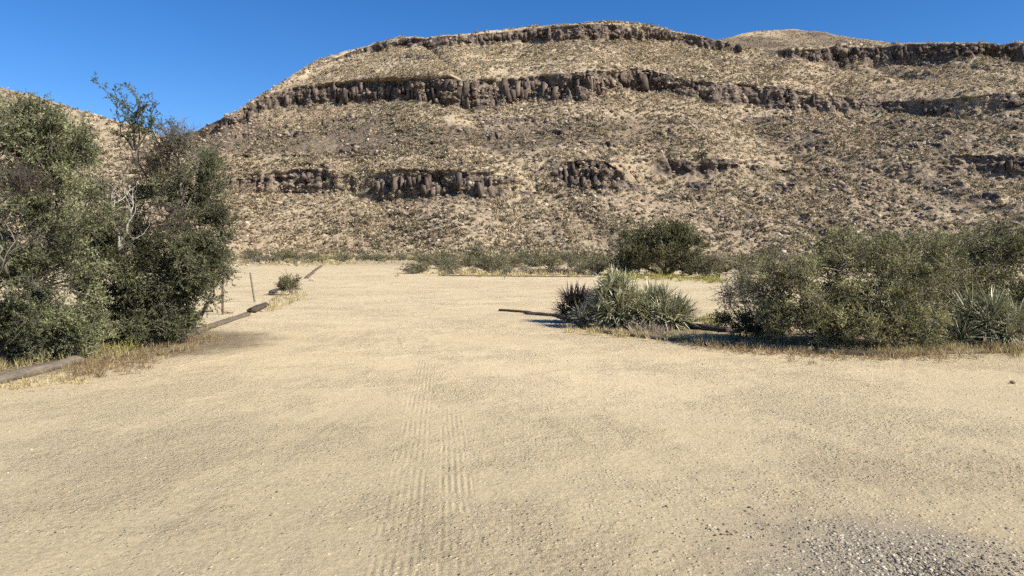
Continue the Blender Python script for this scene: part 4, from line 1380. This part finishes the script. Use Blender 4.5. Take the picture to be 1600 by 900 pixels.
pshrub('olive', 656, 426, 36, 22, 'yellow-olive shrub beside the purple-brown boulder at the far scrub front', 0.3)
pshrub('green', 690, 420, 44, 26, 'dark green shrub just behind and right of the yellow-olive one', 1.7)
pshrub('green', 742, 415, 54, 40, 'largest dark green shrub in the middle of the far scrub', 2.4)
pshrub('green', 484, 398, 60, 26, 'wide dark shrub in the far scrub above the three brown logs', 0.9)
pshrub('olive', 940, 425, 30, 20, 'olive shrub left of the round dark tree', 2.9)
pshrub('russet', 880, 429, 46, 22, 'dry reddish-brown shrub at the far scrub front left of the tree', 4.1)
pshrub('sage', 830, 428, 40, 18, 'grey shrub at the far scrub front below the mountain', 5.2)
r = np.random.default_rng(19)
done = 0
PLACES = [(420, 'above the left posts'), (500, 'above the small round shrub'), (620, 'past the sandy lot'), (720, 'behind the purple-brown boulder'),
          (840, 'right of the largest shrub'), (975, 'left of the round dark tree'), (1110, 'behind the round dark tree'), (1210, 'right of the round dark tree'), (1700, 'behind the wide green bush')]
while done < 250:
    px = r.uniform(345, 1210) if done < 180 else r.uniform(615, 965) if done < 230 else r.uniform(1210, 1640)
    lo, hi = (396, 411) if px < 600 else (397, 430)
    py = lo + (hi - lo) * r.uniform(0, 1) ** 0.65
    if 180 <= done < 230:
        py = r.uniform(409, 430)
    if 480 < px < 640 and py > 409:
        continue
    Y = G(px, py)[1]
    kind = str(r.choice(['olive', 'green', 'sage', 'russet', 'straw'], p=[.30, .20, .20, .14, .16]))
    w = r.uniform(1.0, 2.7) * (1.2 if kind in ('green', 'olive') else 0.8) * (1.05 if Y < 70 else 1.25)
    h = w * r.uniform(0.5, 1.05)
    if 615 < px < 965 and py > 409:
        w, h = w * 0.85, h * 0.75
    place = next(t for lim, t in PLACES if px < lim)
    size = 'small' if w * F / Y < 22 else 'broad low' if h / w < 0.85 else 'tall'
    line = 'near edge' if py > lo + 0.66 * (hi - lo) else 'back' if py < lo + 0.33 * (hi - lo) else 'middle'
    text = f'{size} {KLAB[kind]} shrub, {line} of scrub, {place}'
    shrub(kind, px, py, w, h, text, text.replace(' shrub,', ' shrubs,'), r.uniform(0, 6.2))
    done += 1
# the scrub that runs up to the foot of the slope reads as one mass
n = 10500
Yv = r.uniform(88, 225, n)
pxv = r.uniform(-300, 1900, n)
pts = np.stack([(pxv - 800) / F * Yv, Yv, np.zeros(n)], -1)
keep = fbm(pts[:, 0] * 0.07, pts[:, 1] * 0.07, oct=3, seed=31) > r.uniform(-0.2, 0.3, n)
pts, Yv, pxv = pts[keep], Yv[keep], pxv[keep]
n = len(pts)
ci = np.clip(np.searchsorted(MT['px'], pxv), 0, len(MT['px']) - 1)
for k in range(n):
    colP = MT['P'][:, ci[k]]
    if Yv[k] > colP[0, 1]:
        pts[k, 2] = np.interp(Yv[k], colP[:, 1], colP[:, 2])
SRC_SCRUB = [source('shape_scrub', SHRUBS[k][i]) for k in ('olive', 'green', 'sage', 'russet', 'straw') for i in (0, 1)]
scatter('distant_scrub', pts, r.uniform(0.5, 1.0, n) * r.uniform(0.7, 1.9, n), r.uniform(0, 6.28, n), r.choice(10, n, p=[.12, .12, .03, .03, .13, .13, .07, .07, .15, .15]), SRC_SCRUB, 'dense low scrub running up to the foot of the mountain', 'scrub')


# ------------------------------------------------------------------ grasses, weeds, litter
def tuft(mb, c, n, h, sp, r, tint=0.5, w=0.006):
    a = r.uniform(0, 2 * math.pi, n)
    ti = np.abs(r.normal(size=n)) * sp
    d = np.stack([np.cos(a) * np.sin(ti), np.sin(a) * np.sin(ti), np.cos(ti)], -1)
    p = np.asarray(c) + np.stack([np.cos(a), np.sin(a), 0 * a], -1) * r.uniform(0, 0.05, (n, 1))
    leaves(mb, p, d, h * r.uniform(0.5, 1.2, n), np.full(n, w), 0, np.clip(tint + r.normal(size=n) * 0.22, 0, 1), r)


def grass(name, spots, mat, label, cat, seed, h=0.16, n=26, sp=0.6, w=0.008):
    r = np.random.default_rng(seed)
    mb = MB()
    for p in spots:
        tuft(mb, p, int(n * r.uniform(0.6, 1.4)), h * r.uniform(0.6, 1.4), sp, r, 0.5 + r.normal() * 0.15, w)
    o = mb.build(name, mat)
    return tag(o, label, cat, kind='stuff')


def along(pts, n, jx, jy, seed):
    r = np.random.default_rng(seed)
    a = np.array(pts, float)
    t = r.uniform(0, len(a) - 1, n)
    i = np.clip(t.astype(int), 0, len(a) - 2)
    f = (t - i)[:, None]
    q = a[i] * (1 - f) + a[i + 1] * f
    q[:, 0] += r.normal(size=n) * jx
    q[:, 1] += r.normal(size=n) * jy
    return [G(x, max(y, 395)) for x, y in q]


grass('dry_weeds', along([(100, 592), (180, 568), (250, 552), (335, 520)], 190, 18, 8, 1), M_WEED, 'reddish-brown dry weeds in front of the left trees', 'weeds', 11, 0.11, 22, 1.0, 0.007)
grass('dry_grass', along([(-30, 578), (60, 562), (130, 552), (190, 545)], 170, 16, 6, 2), M_STRAW, 'yellow dry grass behind the thick grey log', 'grass', 12, 0.15, 22, 0.7)
grass('dry_grass', along([(120, 552), (190, 545), (265, 527), (300, 515)], 60, 12, 5, 22), M_GREENGRASS, 'yellow-green grass at the foot of the left trees', 'grass', 13, 0.17, 22, 0.6)
grass('dry_grass', along([(0, 607), (60, 598), (140, 592)], 60, 16, 4, 3), M_STRAW, 'sparse straw on the near side of the thick grey log', 'grass', 14, 0.06, 12, 1.0)
grass('dry_grass', along([(410, 487), (440, 470), (470, 462)], 60, 10, 4, 4), M_STRAW, 'pale dry grass between the log stub and the small shrub', 'grass', 15, 0.16, 16, 0.8, 0.012)
grass('dry_grass', along([(890, 515), (960, 522), (1060, 530), (1120, 536)], 150, 14, 3, 5), M_STRAW, 'yellow straw along the front of the yuccas', 'grass', 16, 0.11, 20, 0.8)
grass('dry_weeds', along([(1090, 538), (1180, 546), (1270, 553), (1390, 556), (1500, 552)], 300, 22, 6, 6), M_WEED, 'brown litter and dry weeds along the bed edge under the wide green bush', 'weeds', 17, 0.10, 18, 1.0)
grass('dry_grass', along([(1120, 533), (1230, 541), (1340, 547), (1420, 549), (1500, 548), (1640, 550)], 300, 22, 5, 7), M_STRAW, 'bright straw tufts under the right-hand bushes', 'grass', 18, 0.13, 20, 0.8)
grass('dry_grass', along([(1085, 505), (1120, 500), (1140, 492)], 70, 14, 5, 8), M_GREENGRASS, 'yellow-green grass between the rounded yucca and the dead shrub', 'grass', 19, 0.12, 18, 0.8, 0.01)
grass('dry_weeds', along([(970, 513), (1000, 518), (1030, 518)], 60, 10, 3, 9), M_YUCDEAD, 'dead grey leaves heaped at the foot of the yuccas', 'litter', 20, 0.16, 20, 1.1, 0.014)
grass('dry_grass', along([(960, 434), (1040, 434), (1130, 440)], 160, 16, 2, 10), M_GREENGRASS, 'yellow-green grass strip under the round dark tree', 'grass', 21, 0.25, 14, 0.7, 0.03)
grass('dry_grass', along([(700, 429), (800, 429), (940, 430)], 200, 30, 2, 111), M_STRAW, 'pale straw along the front of the far scrub', 'grass', 23, 0.3, 12, 0.7, 0.03)
grass('dry_grass', along([(340, 411), (420, 412), (500, 412), (600, 411)], 150, 30, 2, 112), M_STRAW, 'pale straw along the far left bank', 'grass', 24, 0.4, 12, 0.7, 0.05)


def orange_tuft(px, py, label, seed):
    r = np.random.default_rng(seed)
    mb = MB()
    tuft(mb, (0, 0, 0), 60, 0.2, 0.5, r, 0.55, 0.014)
    o = mb.build('dead_leaf_tuft', M_WEED)
    o.location = tuple(G(px, py))
    return tag(o, label, 'grass tuft')


orange_tuft(1549, 551, 'orange dead leaf tuft under the right-hand yucca', 1)
orange_tuft(1590, 552, 'orange dead leaf tuft at the very right edge of the bed', 2)


# gravel and pebbles on the sand
def pebbles(name, p, size, tint, mat, label, seed):
    r = np.random.default_rng(seed)
    v0, f0 = ICO0
    n = len(p)
    V = v0[None] * (1 + r.normal(size=(n, 12, 1)) * 0.16) * (size[:, None, None] * 0.5) * np.stack([r.uniform(.7, 1.3, n), r.uniform(.7, 1.3, n), r.uniform(.45, .8, n)], -1)[:, None, :]
    a = r.uniform(0, 6.28, n)
    c, s = np.cos(a)[:, None], np.sin(a)[:, None]
    V = np.stack([V[..., 0] * c - V[..., 1] * s, V[..., 0] * s + V[..., 1] * c, V[..., 2]], -1)
    V += p[:, None]
    T = (np.arange(n)[:, None, None] * 12 + f0[None]).reshape(-1, 3)
    mb = MB()
    mb.add(V.reshape(-1, 3), None, T, 0, np.repeat(tint, 12))
    return tag(mb.build(name, mat, smooth=False), label, 'gravel', kind='stuff')


r = np.random.default_rng(3)
n = 4800
Yv = 3.2 * (26 / 3.2) ** (r.uniform(0, 1, n) ** 1.25)
pxv = r.uniform(-60, 1660, n)
keep = r.uniform(size=n) < 0.25 + 0.75 * np.clip(fbm((pxv - 800) / F * Yv * 0.5, Yv * 0.5, oct=2, seed=8) * 1.5 + 0.5 + 0.3 * (pxv > 900), 0, 1)
pxv, Yv = pxv[keep], Yv[keep]
p = np.stack([(pxv - 800) / F * Yv, Yv, np.full(len(Yv), -0.004)], -1)
sz = 0.005 + 0.014 * r.uniform(size=len(Yv)) ** 5 + 0.0004 * Yv
pebbles('pebbles', p, sz, np.clip(0.5 + r.normal(size=len(Yv)) * 0.24, 0, 1), M_GRAVEL, 'small pebbles sprinkled over the sandy lot', 1)
n = 22000
pp = np.stack([r.normal(size=n) * 0.50 + 1.95, r.normal(size=n) * 0.42 + 3.85, np.full(n, -0.002)], -1)
keep = fbm(pp[:, 0] * 1.6, pp[:, 1] * 1.6, oct=3, seed=4) > r.uniform(-0.6, 0.5, n)
pp = pp[keep]
sz = 0.005 + 0.022 * r.uniform(size=len(pp)) ** 6
pebbles('gravel_patch', pp, sz, np.clip(0.48 + r.normal(size=len(pp)) * 0.28, 0, 1), M_GRAVEL, 'patch of loose grey gravel at the lower right corner', 2)
